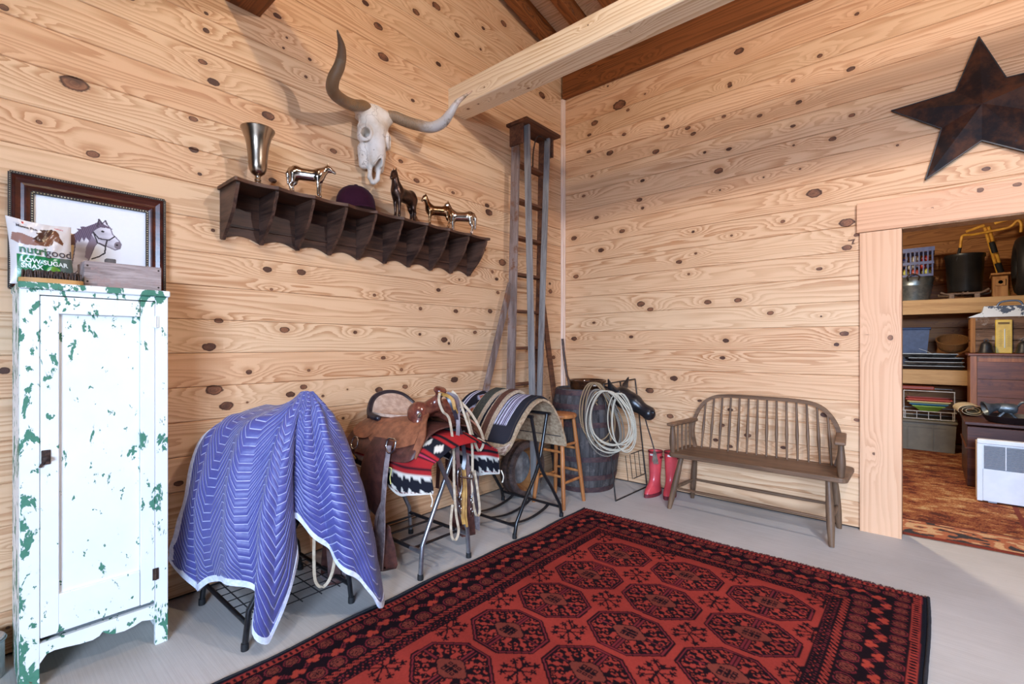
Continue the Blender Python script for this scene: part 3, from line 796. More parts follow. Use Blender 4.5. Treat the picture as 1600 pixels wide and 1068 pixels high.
# ---------------------------------------------------------------- white cabinet with green chips
def chippy(name):
    t = NT(name); o = t.obj(); sp = t.n('ShaderNodeSeparateXYZ', {0: o})
    n = t.noise(t.scale(o, (1, 1, .55)), 13.0, 5.0, .62, .4)
    big = t.noise(t.vm('ADD', o, (3.1, 1.7, .4)), 2.6, 2.0)
    edge_l = t.smooth(sp.outputs[1], -.16, -.23)                      # worn hinge-side stile
    low = t.smooth(sp.outputs[2], .36, .02)
    top = t.smooth(sp.outputs[2], 1.48, 1.53)
    bias = t.math('ADD', t.math('MULTIPLY', edge_l, .065), t.math('ADD', t.math('MULTIPLY', low, .075), t.math('MULTIPLY', top, .09)))
    v = t.math('ADD', t.math('ADD', n, bias), t.math('MULTIPLY_ADD', big, .22, -.11))
    fleck = t.noise(t.scale(t.vm('ADD', o, (5.0, 2.0, 1.0)), (1, 1, .6)), 30.0, 4.0, .6, .3)
    v = t.math('MAXIMUM', v, t.math('ADD', t.math('ADD', fleck, -.005), t.math('ADD', t.math('MULTIPLY', bias, .6), t.math('MULTIPLY_ADD', big, .30, -.15))))
    chip = t.smooth(v, .625, .638); halo = t.smooth(v, .60, .63)
    white = t.mix(t.noise(o, 5.0, 4.0), srgb(240, 243, 241), srgb(222, 229, 228))
    green = t.mix(t.noise(o, 40.0, 3.0), srgb(84, 142, 116), srgb(56, 110, 88))
    green = t.mix(t.smooth(v, .76, .80), green, srgb(92, 70, 52))
    white = t.mix(t.math('MULTIPLY', halo, .25), white, srgb(180, 190, 176))
    t.bump(t.math('MULTIPLY', chip, -1.0), .5, .002)
    return t.out(t.mix(chip, white, green), t.math('MULTIPLY_ADD', chip, .25, .38), 0, .4)
CHIP = chippy('chipped_white_paint')
cb = thing('cabinet', 'narrow white painted cabinet with chipped green showing through, standing at the left wall', 'cabinet', (.2, -3.793, 0))
# local: x -0.18 .. 0.176 (front), y -0.227 .. 0.23, z 0 .. 1.535
m = MB(); m.box((-.006, -.22, .765), (.345, .016, 1.51)); m.box((-.006, .222, .765), (.345, .016, 1.51)); m.box((-.172, 0, .79), (.014, .43, 1.44)); m.box((-.006, 0, .15), (.33, .43, .018))
m.obj('body', CHIP, cb)
m = MB()                                                                # face frame: stiles run down as legs
m.box((.162, -.2005, .755), (.024, .052, 1.51), bev=.002); m.box((.162, .2065, .755), (.024, .046, 1.51), bev=.002)
m.box((.162, .003, 1.50), (.022, .36, .02), bev=.001)
ap = [(-.1745, .175), (.1835, .175), (.1835, .115), (.165, .118), (.137, .126), (.11, .116), (.078, .110), (.04, .114), (.022, .125), (.007, .138), (-.002, .126), (-.022, .119), (-.06, .121), (-.1, .128), (-.135, .132), (-.155, .128), (-.1745, .10)]
m.prism(ap, (.152, 0, 0), (0,1,0), (0,0,1), (.021, 0, 0))
m.obj('face_frame', CHIP, cb)
MB().box((-.002, .002, 1.523), (.372, .468, .026), bev=.004).obj('top', CHIP, cb)
m = MB()
m.box((.164, -.147, .840), (.022, .052, 1.292), bev=.002); m.box((.164, .157, .840), (.022, .050, 1.292), bev=.002)
m.box((.1635, .004, 1.453), (.021, .252, .066), bev=.002); m.box((.1635, .004, .268), (.021, .252, .146), bev=.002)
dd = m.obj('door', CHIP, cb)
MB().box((.153, .004, .88), (.010, .254, 1.09)).obj('panel', CHIP, dd)
RUST = mat('rusty_iron', srgb(88, 66, 54), srgb(52, 42, 38), rough=.7, metal=.5, scale=60, bump=.4)
m = MB(); m.box((.178, -.158, .875), (.006, .026, .055), bev=.002); m.lathe([(.009,0), (.011,.006), (.006,.012), (.010,.022), (.004,.026)], 12, (.180, -.158, .872), rotm('Y', PI/2)); m.bar((.183, -.158, .872), (.183, -.175, .84), .008, .005)
m.obj('latch', RUST, dd, 40)
for z in (.31, 1.40):
    m = MB(); m.box((.1765, .184, z), (.004, .022, .05), bev=.001); m.tube([(.179, .184, z-.025), (.179, .184, z), (.179, .184, z+.025)], .004, 8); m.obj('hinge', CHIP if z > 1 else RUST, dd, 40)

# ---------------------------------------------------------------- framed horse picture
PF = thing('framed_picture', 'wide dark wood frame with white horse drawing, behind the cabinet top', 'picture', (.0, -3.764, 1.777))
FRM = wood('frame_mahogany', srgb(92, 44, 30), srgb(46, 20, 16), 1, 1.3, .28, 1.0, .1, None, .5)
BEAD = mat('frame_bead_dark', srgb(44, 34, 30), srgb(26, 20, 18), rough=.5)
GILT = mat('frame_bead_gilt', srgb(226, 214, 184), srgb(186, 168, 130), rough=.35, metal=.3, bump=0)
oy, oz = .269, .243; fw_ = .074
prof = [(0, .008), (.004, .034), (.012, .040), (.02, .030), (.036, .022), (.046, .026), (.052, .034), (.058, .030), (.074, .022), (.074, .006)]
m = MB(); V = []; n = len(prof)
for (sy, sz) in ((-1,-1), (1,-1), (1,1), (-1,1)):
    for (w, h_) in prof: V.append((h_, sy*(oy-w), sz*(oz-w)))
F = []
for k in range(4):
    l = (k+1) % 4
    for i in range(n-1): F.append((k*n+i, l*n+i, l*n+i+1, k*n+i+1))
m.add(V, F); m.obj('frame', FRM, PF)
def beads(w, hgt, step, r, name):
    m = MB(); g = MB()
    for (a, b) in (((-1,-1), (1,-1)), ((1,-1), (1,1)), ((1,1), (-1,1)), ((-1,1), (-1,-1))):
        p = np.array((hgt, a[0]*(oy-w), a[1]*(oz-w))); q = np.array((hgt, b[0]*(oy-w), b[1]*(oz-w)))
        m.bar(p, q, .011, .008, (0,0,1) if a[1] == b[1] else (0,1,0)); N = int(np.linalg.norm(q-p)/step)
        for i in range(N):
            c = p+(q-p)*(i+.5)/N; g.box(c+np.array((.004, 0, 0)), (.005, r, r), bev=.0015)
    m.obj('inner_moulding' if name == 'beading' else 'outer_moulding', BEAD, PF); o = g.obj(name, GILT, PF); o['kind'] = 'stuff'
beads(.070, .023, .0105, .0052, 'beading'); beads(.003, .037, .0085, .0036, 'edge_beading')
HO = [(.001,.065),(.006,.099),(.018,.081),(.029,.097),(.035,.081),(.048,.063),(.055,.038),(.077,.014),(.087,-.004),(.082,-.025),(.063,-.034),(.048,-.027),(.029,-.02),(.011,-.011),(.001,-.011),(-.009,-.026),(-.019,-.06),(-.029,-.091),(-.039,-.109),(-.077,-.16),(-.095,-.17),(-.082,-.089),(-.077,-.043),(-.075,-.011),(-.077,.008),(-.058,.031),(-.039,.051),(-.014,.069)]
HM = [(-.087,.007),(-.065,.033),(-.07,.042),(-.056,.043),(-.058,.054),(-.039,.056),(-.009,.076),(.006,.089),(.042,.069),(.058,.061),(.032,.064),(.011,.063),(-.009,.046),(-.019,.025),(-.026,-.009),(-.039,.008),(-.046,-.012),(-.053,.006),(-.061,-.018),(-.068,-.009),(-.077,-.037),(-.089,-.026)]
def pic_cols(U, V):
    y = (U-.5)*.40; z = (V-.5)*.346; py = y-.014; pz = z-.003         # drawing centre
    C = np.zeros(U.shape+(3,)); C[:] = C3(238, 239, 242)
    tan = in_poly(py, pz, [(-.13,-.175), (-.096,.021), (-.08,.014), (-.073,-.01), (-.077,-.062), (-.090,-.175)]); C[tan] = C3(206, 170, 118)
    h = in_poly(py, pz, HO); sh = np.clip(.5+.5*np.sin(py*60+pz*34)+.2*np.sin(pz*210), 0, 1)
    C[h] = (C3(226, 222, 230)*(1-.42*sh[..., None])+C3(92, 80, 98)*.42*sh[..., None])[h]
    for a, b in zip(HO, HO[1:]+HO[:1]): C[seg_d(py, pz, a, b) < .0020] = C3(104, 94, 110)
    nk = in_poly(py, pz, [(-.019,.025), (-.006,.001), (.001,-.011), (-.011,-.03), (-.029,-.091), (-.043,-.083), (-.039,-.037)]); C[nk] = C3(138, 124, 140)
    mz = h & (np.hypot(py-.078, pz+.012) < .018); C[mz] = C3(128, 116, 124)
    mn = in_poly(py, pz, HM); st = np.sin(py*900+pz*300) > .2; C[mn] = C3(84, 68, 86); C[mn & st] = C3(122, 106, 126)
    C[in_poly(py, pz, [(-.092,.01), (-.078,.018), (-.075,-.03), (-.09,-.035)])] = C3(90, 52, 34)
    for pts in ([(-.014,.036), (.006,.01), (.042,.009), (.063,.029)], [(-.014,.036), (.001,-.01), (.029,-.023), (.035,.008)], [(.029,-.027), (.027,-.054), (.006,-.073), (-.019,-.087)]):
        for a, b in zip(pts[:-1], pts[1:]): C[seg_d(py, pz, a, b) < .0028] = C3(44, 38, 46)
    C[np.hypot((py-.019)*.7, pz-.045) < .0045] = C3(24, 20, 24); C[np.hypot(py-.071, pz+.010) < .0045] = C3(34, 28, 32)
    for a, b in (((.001,.065), (.006,.099)), ((.006,.099), (.018,.081)), ((.029,.097), (.035,.081))): C[seg_d(py, pz, a, b) < .003] = C3(70, 60, 72)
    return C
col_grid('print', cmat('picture_print', 'col', .35, None, .4, .03), PF, lambda U, V: np.stack([np.full(U.shape, .016), (U-.5)*.40, (V-.5)*.346], -1), 220, 190, pic_cols)

# ---------------------------------------------------------------- treat bag on the cabinet
BG = thing('treat_bag', 'crinkled plastic bag of horse treats with green panel and brown horse, on the cabinet', 'bag', (.225, -3.945, 1.5362))
bw, bh = .188, .250
def bag_surf(U, V, side=1, lift=0.0):
    U = np.asarray(U, float); V = np.asarray(V, float)
    a = (U-.5)*(bw*(1-.06*np.sin(V*PI)))
    bul = .040*np.sin(np.clip(U, 0, 1)*PI)**.6*np.sin(np.clip(V*.93+.0, 0, 1)*PI)**.55
    cr_ = .0022*np.sin(U*17+V*9)*np.sin(V*13-U*4)+.0016*np.sin(U*31-V*23)
    sag = -.012*np.sin(U*PI)*V+.012*(1-U)*V
    return np.stack([side*(bul+cr_*np.sin(U*PI))-.02*V+.02+(lift*side), a-.012*(V), V*bh+sag], -1)
def bag_cols(U, V):
    C = np.zeros(U.shape+(3,)); C[:] = C3(214, 208, 204)
    C[(V < .45) & (V > .03) & (U > .10)] = C3(34, 118, 66)
    g2 = (V < .45) & (V > .03) & (U > .78); C[g2] = C3(92, 104, 96)
    lf = (np.hypot((U-.66)*1.0, (V-.20)*1.2) < .13); C[lf & (V < .4)] = C3(110, 158, 58)
    C[np.hypot(U-.61, (V-.10)*1.3) < .05] = C3(140, 62, 86); C[np.hypot(U-.84, (V-.09)*1.3) < .05] = C3(110, 60, 70)
    body = in_poly(U, V, [(.03,.66), (.06,.77), (.2,.78), (.42,.73), (.60,.67), (.62,.63), (.40,.62), (.25,.61), (.12,.62)]); C[body] = C3(150, 112, 100)
    head = in_poly(U, V, [(.38,.68), (.48,.80), (.60,.90), (.74,.91), (.79,.86), (.80,.80), (.86,.71), (.845,.67), (.78,.70), (.70,.74), (.665,.66), (.60,.63), (.48,.63)]); C[head] = C3(112, 70, 48)
    mane = in_poly(U, V, [(.36,.72), (.45,.80), (.42,.83), (.52,.85), (.48,.89), (.62,.91), (.68,.93), (.70,.90), (.66,.84), (.60,.78), (.54,.70), (.46,.68)]); C[mane] = C3(66, 42, 34)
    C[in_poly(U, V, [(.10,.935), (.3,.94), (.3,.915), (.10,.91)])] = C3(200, 196, 198)
    C[np.hypot((U-.24)*1.2, V-.955) < .022] = C3(176, 44, 52)
    C[in_poly(U, V, [(.72,.955), (.86,.935), (.86,.92), (.72,.94)])] = C3(196, 120, 122)
    return C
BAGM = cmat('bag_plastic_print', 'col', .26, (38.0, .3, .004), .5, .03)
col_grid('front', BAGM, BG, lambda U, V: bag_surf(U, V), 120, 130, bag_cols)
col_grid('back', BAGM, BG, lambda U, V: bag_surf(1-U, V, -.35), 24, 24, lambda U, V: np.zeros(U.shape+(3,))+C3(210, 206, 202))
def bag_text(s, u0, v0, size, mt, slope=0.0, bold=.0):
    Vt, Ft = text_verts(s, size, 'LEFT', bold); P = []
    for x, y, _ in Vt:
        u = u0+x; v = v0+y*.75+slope*x; P.append(tuple(bag_surf(np.array(u), np.array(v), 1, .0032)))
    MB().add(P, Ft).obj('lettering', mt, BG, fix=False)
TG = mat('print_dark_green', srgb(44, 96, 60), bump=0, rough=.4); TB = mat('print_charcoal', srgb(70, 62, 66), bump=0, rough=.4); TW = mat('print_white', srgb(226, 234, 228), bump=0, rough=.4)
bag_text('nutri', .13, .485, .225, TG, -.02, .006); bag_text('good', .54, .475, .225, TB, -.02, .002)
bag_text('LOW-SUGAR', .155, .345, .128, TW, -.05, .004); bag_text('SNAX', .155, .255, .128, TW, -.03, .004)
bag_text('Manna Pro', .13, .875, .072, TB, -.04, .002)

# ---------------------------------------------------------------- grooming brush, bristles up
BR = thing('grooming_brush', 'oval wooden grooming brush lying bristles up on the cabinet edge', 'brush', (.335, -3.93, 1.5362))
ov = [(.034*math.cos(a), .092*math.sin(a)) for a in np.linspace(0, 2*PI, 32, endpoint=False)]
m = MB(); m.prism(ov, (0,0,0), (1,0,0), (0,1,0), (0,0,.018)); m.obj('block', wood('brush_beech', srgb(196, 150, 92), srgb(160, 112, 62), 1), BR)
m = MB()
for i in range(22):
    for j in range(7):
        y = -.084+.168*(i+.5*(j % 2))/21; x = -.028+.0093*j
        if (x/.031)**2+(y/.088)**2 > 1: continue
        for _ in range(2):
            dx, dy = random.uniform(-.004, .004), random.uniform(-.006, .006)
            m.bar((x, y, .017), (x+dx, y+dy, .047+random.uniform(-.003, .003)), .0028, .0028)
o = m.obj('bristles', mat('bristle', srgb(96, 74, 62), srgb(44, 36, 36), rough=.8, scale=120, bump=0), BR); o['kind'] = 'stuff'

# ---------------------------------------------------------------- weathered wooden box
WB = thing('wooden_box', 'small weathered grey-pink plank box with a handle, on the cabinet top', 'box', (.22, -3.702, 1.5362))
GW = wood('weathered_plank', srgb(176, 160, 156), srgb(118, 102, 98), 1, 1.6, .8, 1.2, .4, srgb(160, 134, 128))
MB().box((.076, 0, .055), (.012, .262, .11), bev=.002).obj('side_board', GW, WB)
MB().box((-.076, 0, .055), (.012, .262, .11), bev=.002).obj('side_board', GW, WB)
MB().box((0, -.125, .055), (.14, .012, .108), bev=.002).obj('end_board', GW, WB)
MB().box((0, .125, .055), (.14, .012, .108), bev=.002).obj('end_board', GW, WB)
MB().box((0, 0, .008), (.14, .236, .012)).obj('bottom_board', GW, WB)
m = MB(); m.box((-.04, -.028, .078), (.03, .036, .128), bev=.003); m.obj('handle', wood('handle_grey', srgb(120, 112, 108), srgb(78, 72, 70), 2), WB)
m = MB()
for y, z in ((-.12,.09), (-.12,.025), (.12,.095), (.12,.02)): MB().lathe([(.0001,.0005), (.004,0)], 8, (.0822, y, z), rotm('Y', PI/2)).obj('nail', RUST, WB)

# ---------------------------------------------------------------- scalloped cubby shelf
SH = thing('cubby_shelf', 'long dark wooden wall shelf with ten curved dividers', 'shelf', (0.0005, -2.315, 1.87))
DW = wood('shelf_dark_walnut', srgb(100, 72, 58), srgb(46, 31, 27), 0, 1.2, .45, 1.1, .2)
DWY = wood('shelf_walnut_board', srgb(94, 62, 46), srgb(44, 28, 22), 1, 1.0, .45, 1.1, .2)
hl = .925; NB = 9; bay = 2*hl/NB
pp = [(.012, .0), (.035, .0), (.05, .02), (.085, .05), (.135, .095), (.175, .14), (.198, .18), (.204, .20), (.214, .215), (.226, .235), (.232, .255), (.232, .268), (.012, .268)]
def pan(y, t_=.017):
    m = MB(); m.prism(pp, (0, y-t_/2, 0), (1,0,0), (0,0,1), (0, t_, 0)); return m
for i in range(NB+1):
    y = -hl+bay*i; y = max(-hl+.009, min(hl-.009, y))
    pan(y).obj('divider', DW, SH)
top = [(.0, -hl-.012)]                                                     # scalloped front edge of the top board
for i in range(NB):
    for k in range(10):
        f = k/10; top.append((.252-.022*math.sin(PI*f)**.8, -hl+bay*(i+f)))
top += [(.252, hl+.002), (.252, hl+.012), (0, hl+.012)]; top.insert(1, (.252, -hl-.012))
MB().prism(top, (0,0,.268), (1,0,0), (0,1,0), (0,0,.018)).obj('top_board', DWY, SH)
bk = [(-hl, .268)]                                                         # scalloped back board
for i in range(NB):
    for k in range(11):
        f = k/10; bk.append((-hl+bay*(i+f), .004+.032*math.sin(PI*f)))
bk += [(hl, .268)]
MB().prism(bk, (.0, 0, 0), (0,1,0), (0,0,1), (.012, 0, 0)).obj('back_board', DWY, SH)
MB().box((.016, 0, .085), (.008, 2*hl-.03, .012)).obj('rail', DWY, SH)
TOPZ = 2.157

# ---------------------------------------------------------------- silver urn
UR = thing('metal_urn', 'tall flared pewter urn at the left end of the wall shelf', 'urn', (.185, -3.116, TOPZ))
PEW = mat('brushed_pewter', srgb(176, 160, 142), srgb(146, 130, 114), rough=.26, metal=1.0, scale=14, stretch=(1,1,.15), bump=.03)
m = MB(); m.lathe([(.036,0), (.037,.004), (.030,.008), (.018,.012), (.0145,.020), (.017,.026), (.0145,.032), (.0135,.044), (.017,.050), (.024,.056)], 32); m.obj('foot', PEW, UR, 40)
m = MB(); m.lathe([(.022,.054), (.034,.064), (.042,.080), (.0455,.10), (.047,.13), (.050,.17), (.055,.21), (.063,.245), (.073,.272), (.082,.290), (.084,.296), (.082,.300), (.078,.297), (.068,.272), (.058,.245), (.050,.21), (.045,.17), (.042,.13), (.040,.1), (.03,.07), (.0001,.066)], 40, caps=False); m.obj('bowl', PEW, UR, 40)

# ---------------------------------------------------------------- horse figurines
def horse(name, label, loc, rz, s, mt, neck=(.118, .172), head=(.158, .150), tail=(-.115, .06), base=False):
    root = thing(name, label, 'figurine', loc, rz, 'horse figurines on the wall shelf')
    nx, nz = neck; hx, hz = head
    def f(p):
        q = p/s*np.array((1, 1, 1/1.14))
        d = s_cap(q, (-.062, 0, .118), (.055, 0, .114), .034, .033)
        d = smin(d, s_ell(q, (-.078, 0, .124), (.036, .029, .037)), .02)
        d = smin(d, s_ell(q, (.066, 0, .120), (.030, .027, .038)), .02)
        d = smin(d, s_cap(q, (.072, 0, .128), (nx, 0, nz), .026, .0165), .02)
        d = smin(d, s_cap(q, (nx+.004, 0, nz+.002), (hx, 0, hz), .0155, .0085), .009)
        d = smin(d, s_ell(q, (nx+.012, 0, nz-.005), (.014, .0115, .017)), .006)
        for e in (-1, 1): d = smin(d, s_cap(q, (nx-.002, .007*e, nz+.012), (nx-.002, .009*e, nz+.030), .0045, .0018), .003)
        for k, (lx, off, fr) in enumerate(((.068, 1, 1), (.058, -1, 1), (-.082, 1, 0), (-.094, -1, 0))):
            y = .016*off
            if fr:
                d = smin(d, s_cap(q, (lx, y, .105), (lx+.002, y, .058), .017, .0095), .012)
                d = smin(d, s_cap(q, (lx+.002, y, .058), (lx, y, .016), .0085, .0062), .004)
                d = smin(d, s_cap(q, (lx, y, .016), (lx+.004, y, .006), .007, .0085), .003)
            else:
                d = smin(d, s_cap(q, (lx+.006, y, .11), (lx+.004, y, .072), .024, .013), .012)
                d = smin(d, s_cap(q, (lx+.004, y, .072), (lx-.012, y, .052), .012, .0085), .006)
                d = smin(d, s_cap(q, (lx-.012, y, .052), (lx-.006, y, .016), .0078, .0062), .004)
                d = smin(d, s_cap(q, (lx-.006, y, .016), (lx-.001, y, .006), .007, .0085), .003)
        d = smin(d, s_cap(q, (-.108, 0, .140), (tail[0]-.006, 0, .11), .010, .012), .008)
        d = smin(d, s_cap(q, (tail[0]-.006, 0, .11), (tail[0]-.002, 0, tail[1]), .012, .007), .006)
        d = smin(d, s_cap(q, (.072, 0, .148), (nx-.008, 0, nz+.012), .008, .006), .008)     # mane
        d = np.maximum(d, -q[..., 2])
        return d*s
    organic(f, (-.14*s, -.042*s, -.004*s), ((hx+.02)*s, .042*s, (nz+.04)*s*1.14), .0026*s, 'body', mt, root)
    return root
SILV = mat('polished_silver', srgb(196, 184, 172), srgb(168, 154, 142), rough=.16, metal=1.0, bump=0)
BRNZ = mat('aged_bronze', srgb(150, 112, 78), srgb(104, 74, 50), rough=.24, metal=1.0, scale=40, bump=.05)
DBRZ = mat('dark_bronze', srgb(86, 60, 46), srgb(50, 36, 30), rough=.32, metal=.75, scale=40, bump=.1)
horse('horse_figurine', 'shiny silver horse figurine facing right beside the urn', (.212, -2.852, TOPZ), PI/2-.55, .90, SILV, (.118, .160), (.160, .142))
horse('horse_figurine', 'large dark bronze horse figurine with head raised, right of the velvet cap', (.195, -2.175, TOPZ), -PI/2+.38, 1.22, DBRZ, (.092, .196), (.122, .170), (-.108, .02))
horse('horse_figurine', 'small golden bronze horse figurine between the dark horse and a silver one', (.212, -1.890, TOPZ), -PI/2-.42, .88, BRNZ, (.102, .200), (.130, .178), (-.11, .04))
horse('horse_figurine', 'small silver horse figurine facing left at the right end of the shelf', (.205, -1.655, TOPZ), -PI/2-.62, .92, SILV, (.108, .196), (.142, .172), (-.118, .035))

# ---------------------------------------------------------------- velvet riding hat
VC = thing('riding_hat', 'dark maroon velvet riding hat on the middle of the wall shelf', 'hat', (.128, -2.497, TOPZ))
VEL = NT('maroon_velvet'); VEL.b.inputs['Sheen Weight'].default_value = .06; VEL.b.inputs['Sheen Roughness'].default_value = .4
VELM = VEL.out(VEL.mix(VEL.noise(VEL.obj(), 30.0), srgb(58, 22, 38), srgb(38, 14, 28)), .9, 0, .1)
m = MB(); m.lathe([(.104,0), (.108,.01), (.109,.04), (.105,.075), (.094,.108), (.075,.134), (.05,.152), (.024,.161), (.0001,.164)], 40, R=np.diag([1, 1.16, 1])); m.obj('crown', VELM, VC, 60)
m = MB(); m.lathe([(.012,.162), (.015,.166), (.010,.171), (.0001,.173)], 16); m.obj('button', VELM, VC, 60)
br = [(.06*0+(.104+.055*max(0, math.cos(a)))*math.cos(a), (.118)*math.sin(a)) for a in np.linspace(0, 2*PI, 40, endpoint=False)]
MB().prism([(a, b) for a, b in br if a > -.03], (0,0,.0), (1,0,0), (0,1,0), (0,0,.008)).obj('peak', VELM, VC)
m = MB(); m.lathe([(.0035,0), (.0030,.002), (.0001,.0028)], 10, (.098, .03, .062), rotm('Y', PI/2*.85)); m.obj('stud', mat('white_stud', srgb(235, 232, 228), rough=.4, bump=0), VC, 60)

# ---------------------------------------------------------------- longhorn skull
SK = thing('longhorn_skull', 'bleached longhorn steer skull with curved horns hung on the left wall', 'skull', (0.0, -2.333, 2.39))
def fskull(p):
    d = s_ell(p, (.075, 0, .40), (.062, .108, .125))
    d = smin(d, s_cap(p, (.085, -.105, .455), (.085, .105, .470), .042, .042), .05)
    d = smin(d, s_cap(p, (.095, 0, .36), (.105, 0, .20), .072, .054), .04)
    d = smin(d, s_box(p, (.105, 0, .20), (.036, .052, .10), .03), .03)
    d = smin(d, s_cap(p, (.125, 0, .28), (.135, 0, .15), .030, .026), .03)
    for e in (-1, 1):
        d = smin(d, s_cap(p, (.055, .062*e, .22), (.05, .058*e, .12), .042, .034), .03)          # tooth row / cheek
        d = smin(d, s_ell(p, (.085, .098*e, .30), (.045, .022, .052)), .02)                        # orbit rim
        d = smin(d, s_cap(p, (.075, .108*e, .345), (.05, .112*e, .41), .014, .012), .015)          # cheek arch to the horn base
        d = smin(d, s_cap(p, (.092, .036*e, .16), (.075, .030*e, .035), .020, .013), .018)         # premaxilla
        d = smin(d, s_cap(p, (.075, .030*e, .035), (.070, .008*e, .008), .014, .015), .012)
        nn = np.array((.66, .75*e, 0)); cc = np.array((.108, .078*e, .300)); q = p-cc; dn = q @ nn; rd = np.linalg.norm((q-dn[..., None]*nn)*np.array((1, 1, .85)), axis=-1)
        d = smin(d, np.hypot(rd-.036, dn-.012)-.0105, .014)
        d = smax(d, -s_cap((q*np.array((1, 1, .85))), nn*.06, -nn*.045, .030, .024), .005)                     # eye socket
        d = smax(d, -s_ell(p, (.050, .125*e, .375), (.026, .032, .030)), .008)
    d = smax(d, -s_ell(p, (.120, 0, .110), (.048, .019, .062)), .008)                              # nasal opening
    d = smax(d, -s_box(p, (.10, 0, .075), (.08, .0115, .045), .008), .006)
    d = smax(d, .012-p[..., 0], .01)
    return d
t = NT('bleached_bone'); o = t.obj()
c = t.mix(t.smooth(t.noise(o, 7.0, 5.0, .6), .35, .7), srgb(232, 224, 214), srgb(206, 190, 170))
ck = t.n('ShaderNodeTexVoronoi', feature='DISTANCE_TO_EDGE'); t.set(ck.inputs['Vector'], t.vm('ADD', t.scale(o, (9, 9, 5)), t.noise(o, 9.0, 3.0, .5, 0, 1))); ck.inputs['Scale'].default_value = 1.0
crk = t.smooth(ck.outputs[0], .018, .0); c = t.mix(t.math('MULTIPLY', crk, .55), c, srgb(120, 96, 78))
t.bump(t.math('ADD', t.noise(o, 40.0, 4.0), t.math('MULTIPLY', crk, -.6)), .25, .003); BONE = t.out(c, .6, 0, .35)
organic(fskull, (0, -.18, -.02), (.19, .18, .55), .0048, 'cranium', BONE, SK)
m = MB(); zz = [(.1385, .002, .335), (.145, -.001, .30), (.1665, .002, .27), (.163, 0, .24), (.160, .002, .21), (.157, 0, .18)]
def horn_mat(name, root, midc, tip):
    t = NT(name); a = t.attr('pc'); s_ = t.n('ShaderNodeSeparateXYZ', {0: a}).outputs[0]
    n = t.math('ADD', s_, t.math('MULTIPLY_ADD', t.noise(t.obj(), 14.0, 4.0), .25, -.12))
    c = t.ramp(n, [(0.0, root), (.30, root), (.48, midc), (.8, midc), (1.0, tip)])
    w = t.n('ShaderNodeTexWave', {'Scale': 22.0, 'Distortion': 3.0, 'Detail': 2.0}, wave_type='BANDS'); t.set(w.inputs['Vector'], t.n('ShaderNodeCombineXYZ', {0: s_}))
    rough_zone = t.smooth(n, .42, .25)
    c = t.mix(t.math('MULTIPLY', t.math('MULTIPLY', w.outputs[1], rough_zone), .35), c, srgb(90, 66, 44))
    c = t.mix(t.smooth(t.noise(t.obj(), 22.0, 5.0, .65), .5, .75), c, srgb(120, 104, 84))
    t.bump(t.math('MULTIPLY', w.outputs[1], rough_zone), .5, .004)
    return t.out(c, .38, 0, .5)
def horn(path, rad, mt):
    P = cr(np.array(path)-np.array((0, -2.333, 2.39)), 8); R = cr(np.array(rad)[:, None], 8)[:, 0]
    m = MB(); n = 16; m.tube(P, np.maximum(R, .003), n)
    me = bpy.data.meshes.new('horn'); me.from_pydata(m.v, [], m.f); me.update()
    L = np.concatenate([[0], np.cumsum(np.linalg.norm(np.diff(P, axis=0), axis=1))]); L /= L[-1]
    pc = np.zeros((len(m.v), 3)); pc[:, 0] = np.repeat(L, n); set_attr(me, 'pc', pc); smooth_by_angle(me, 60)
    link_mesh('horn', me, mt, SK)
horn([(.10,-2.40,2.865), (.12,-2.442,2.858), (.17,-2.541,2.808), (.24,-2.655,2.772), (.315,-2.755,2.758), (.375,-2.788,2.79), (.44,-2.785,2.85), (.50,-2.807,2.909), (.55,-2.861,2.958)], [.034,.035,.036,.036,.036,.034,.030,.021,.004], horn_mat('horn_brown', srgb(150, 116, 78), srgb(120, 92, 66), srgb(92, 66, 48)))
horn([(.10,-2.235,2.87), (.12,-2.189,2.874), (.15,-2.12,2.858), (.20,-2.047,2.842), (.27,-1.99,2.828), (.35,-1.959,2.849), (.42,-1.951,2.897), (.48,-1.935,2.962), (.56,-1.879,3.027)], [.036,.038,.038,.038,.037,.035,.028,.018,.004], horn_mat('horn_grey', srgb(150, 124, 98), srgb(192, 186, 182), srgb(188, 150, 122)))

# ---------------------------------------------------------------- old wooden stepladder
LD = thing('stepladder', 'tall folded grey wooden stepladder with splayed feet, in the room corner', 'ladder', (.2, -.8, 0))
def lp(x, y, z): return np.array((x-.2, y+.8, z))
OLD = wood('ladder_grey_wood', srgb(150, 132, 124), srgb(98, 78, 68), 2, 1.0, .75, 1.1, .35, srgb(120, 82, 60))
OLDB = wood('ladder_brown_wood', srgb(124, 80, 54), srgb(72, 44, 32), 1, 1.0, .7, 1.1, .3)
OLDS = wood('ladder_slat_wood', srgb(148, 144, 140), srgb(104, 98, 96), 2, 1.0, .75, 1.1, .35)
MB().bar(lp(.115,-1.0,.012), lp(.165,-.955,3.215), .026, .085, (0,1,0), .003).obj('rail', OLD, LD)
MB().bar(lp(.115,-.60,.012), lp(.165,-.565,3.215), .026, .085, (0,1,0), .003).obj('rail', OLDB, LD)
MB().bar(lp(.36,-.945,.012), lp(.265,-.93,3.21), .024, .06, (0,1,0), .003).obj('rear_leg', OLDS, LD)
MB().bar(lp(.315,-.86,.012), lp(.235,-.59,3.21), .024, .055, (0,1,0), .003).obj('rear_leg', OLDS, LD)
for k in range(9):
    z = .30+.325*k
    f = z/3.2
    MB().box(lp(.118+.045*f, -.80+.04*f, z), (.085, .385-.01*f, .024), bev=.002).obj('step', OLDB, LD)
MB().box(lp(.215,-.765,3.228), (.235, .50, .026), bev=.003).obj('top_board', OLDB, LD)
MB().box(lp(.19,-.978,3.13), (.15, .020, .17), bev=.002).obj('cheek_block', OLDB, LD)
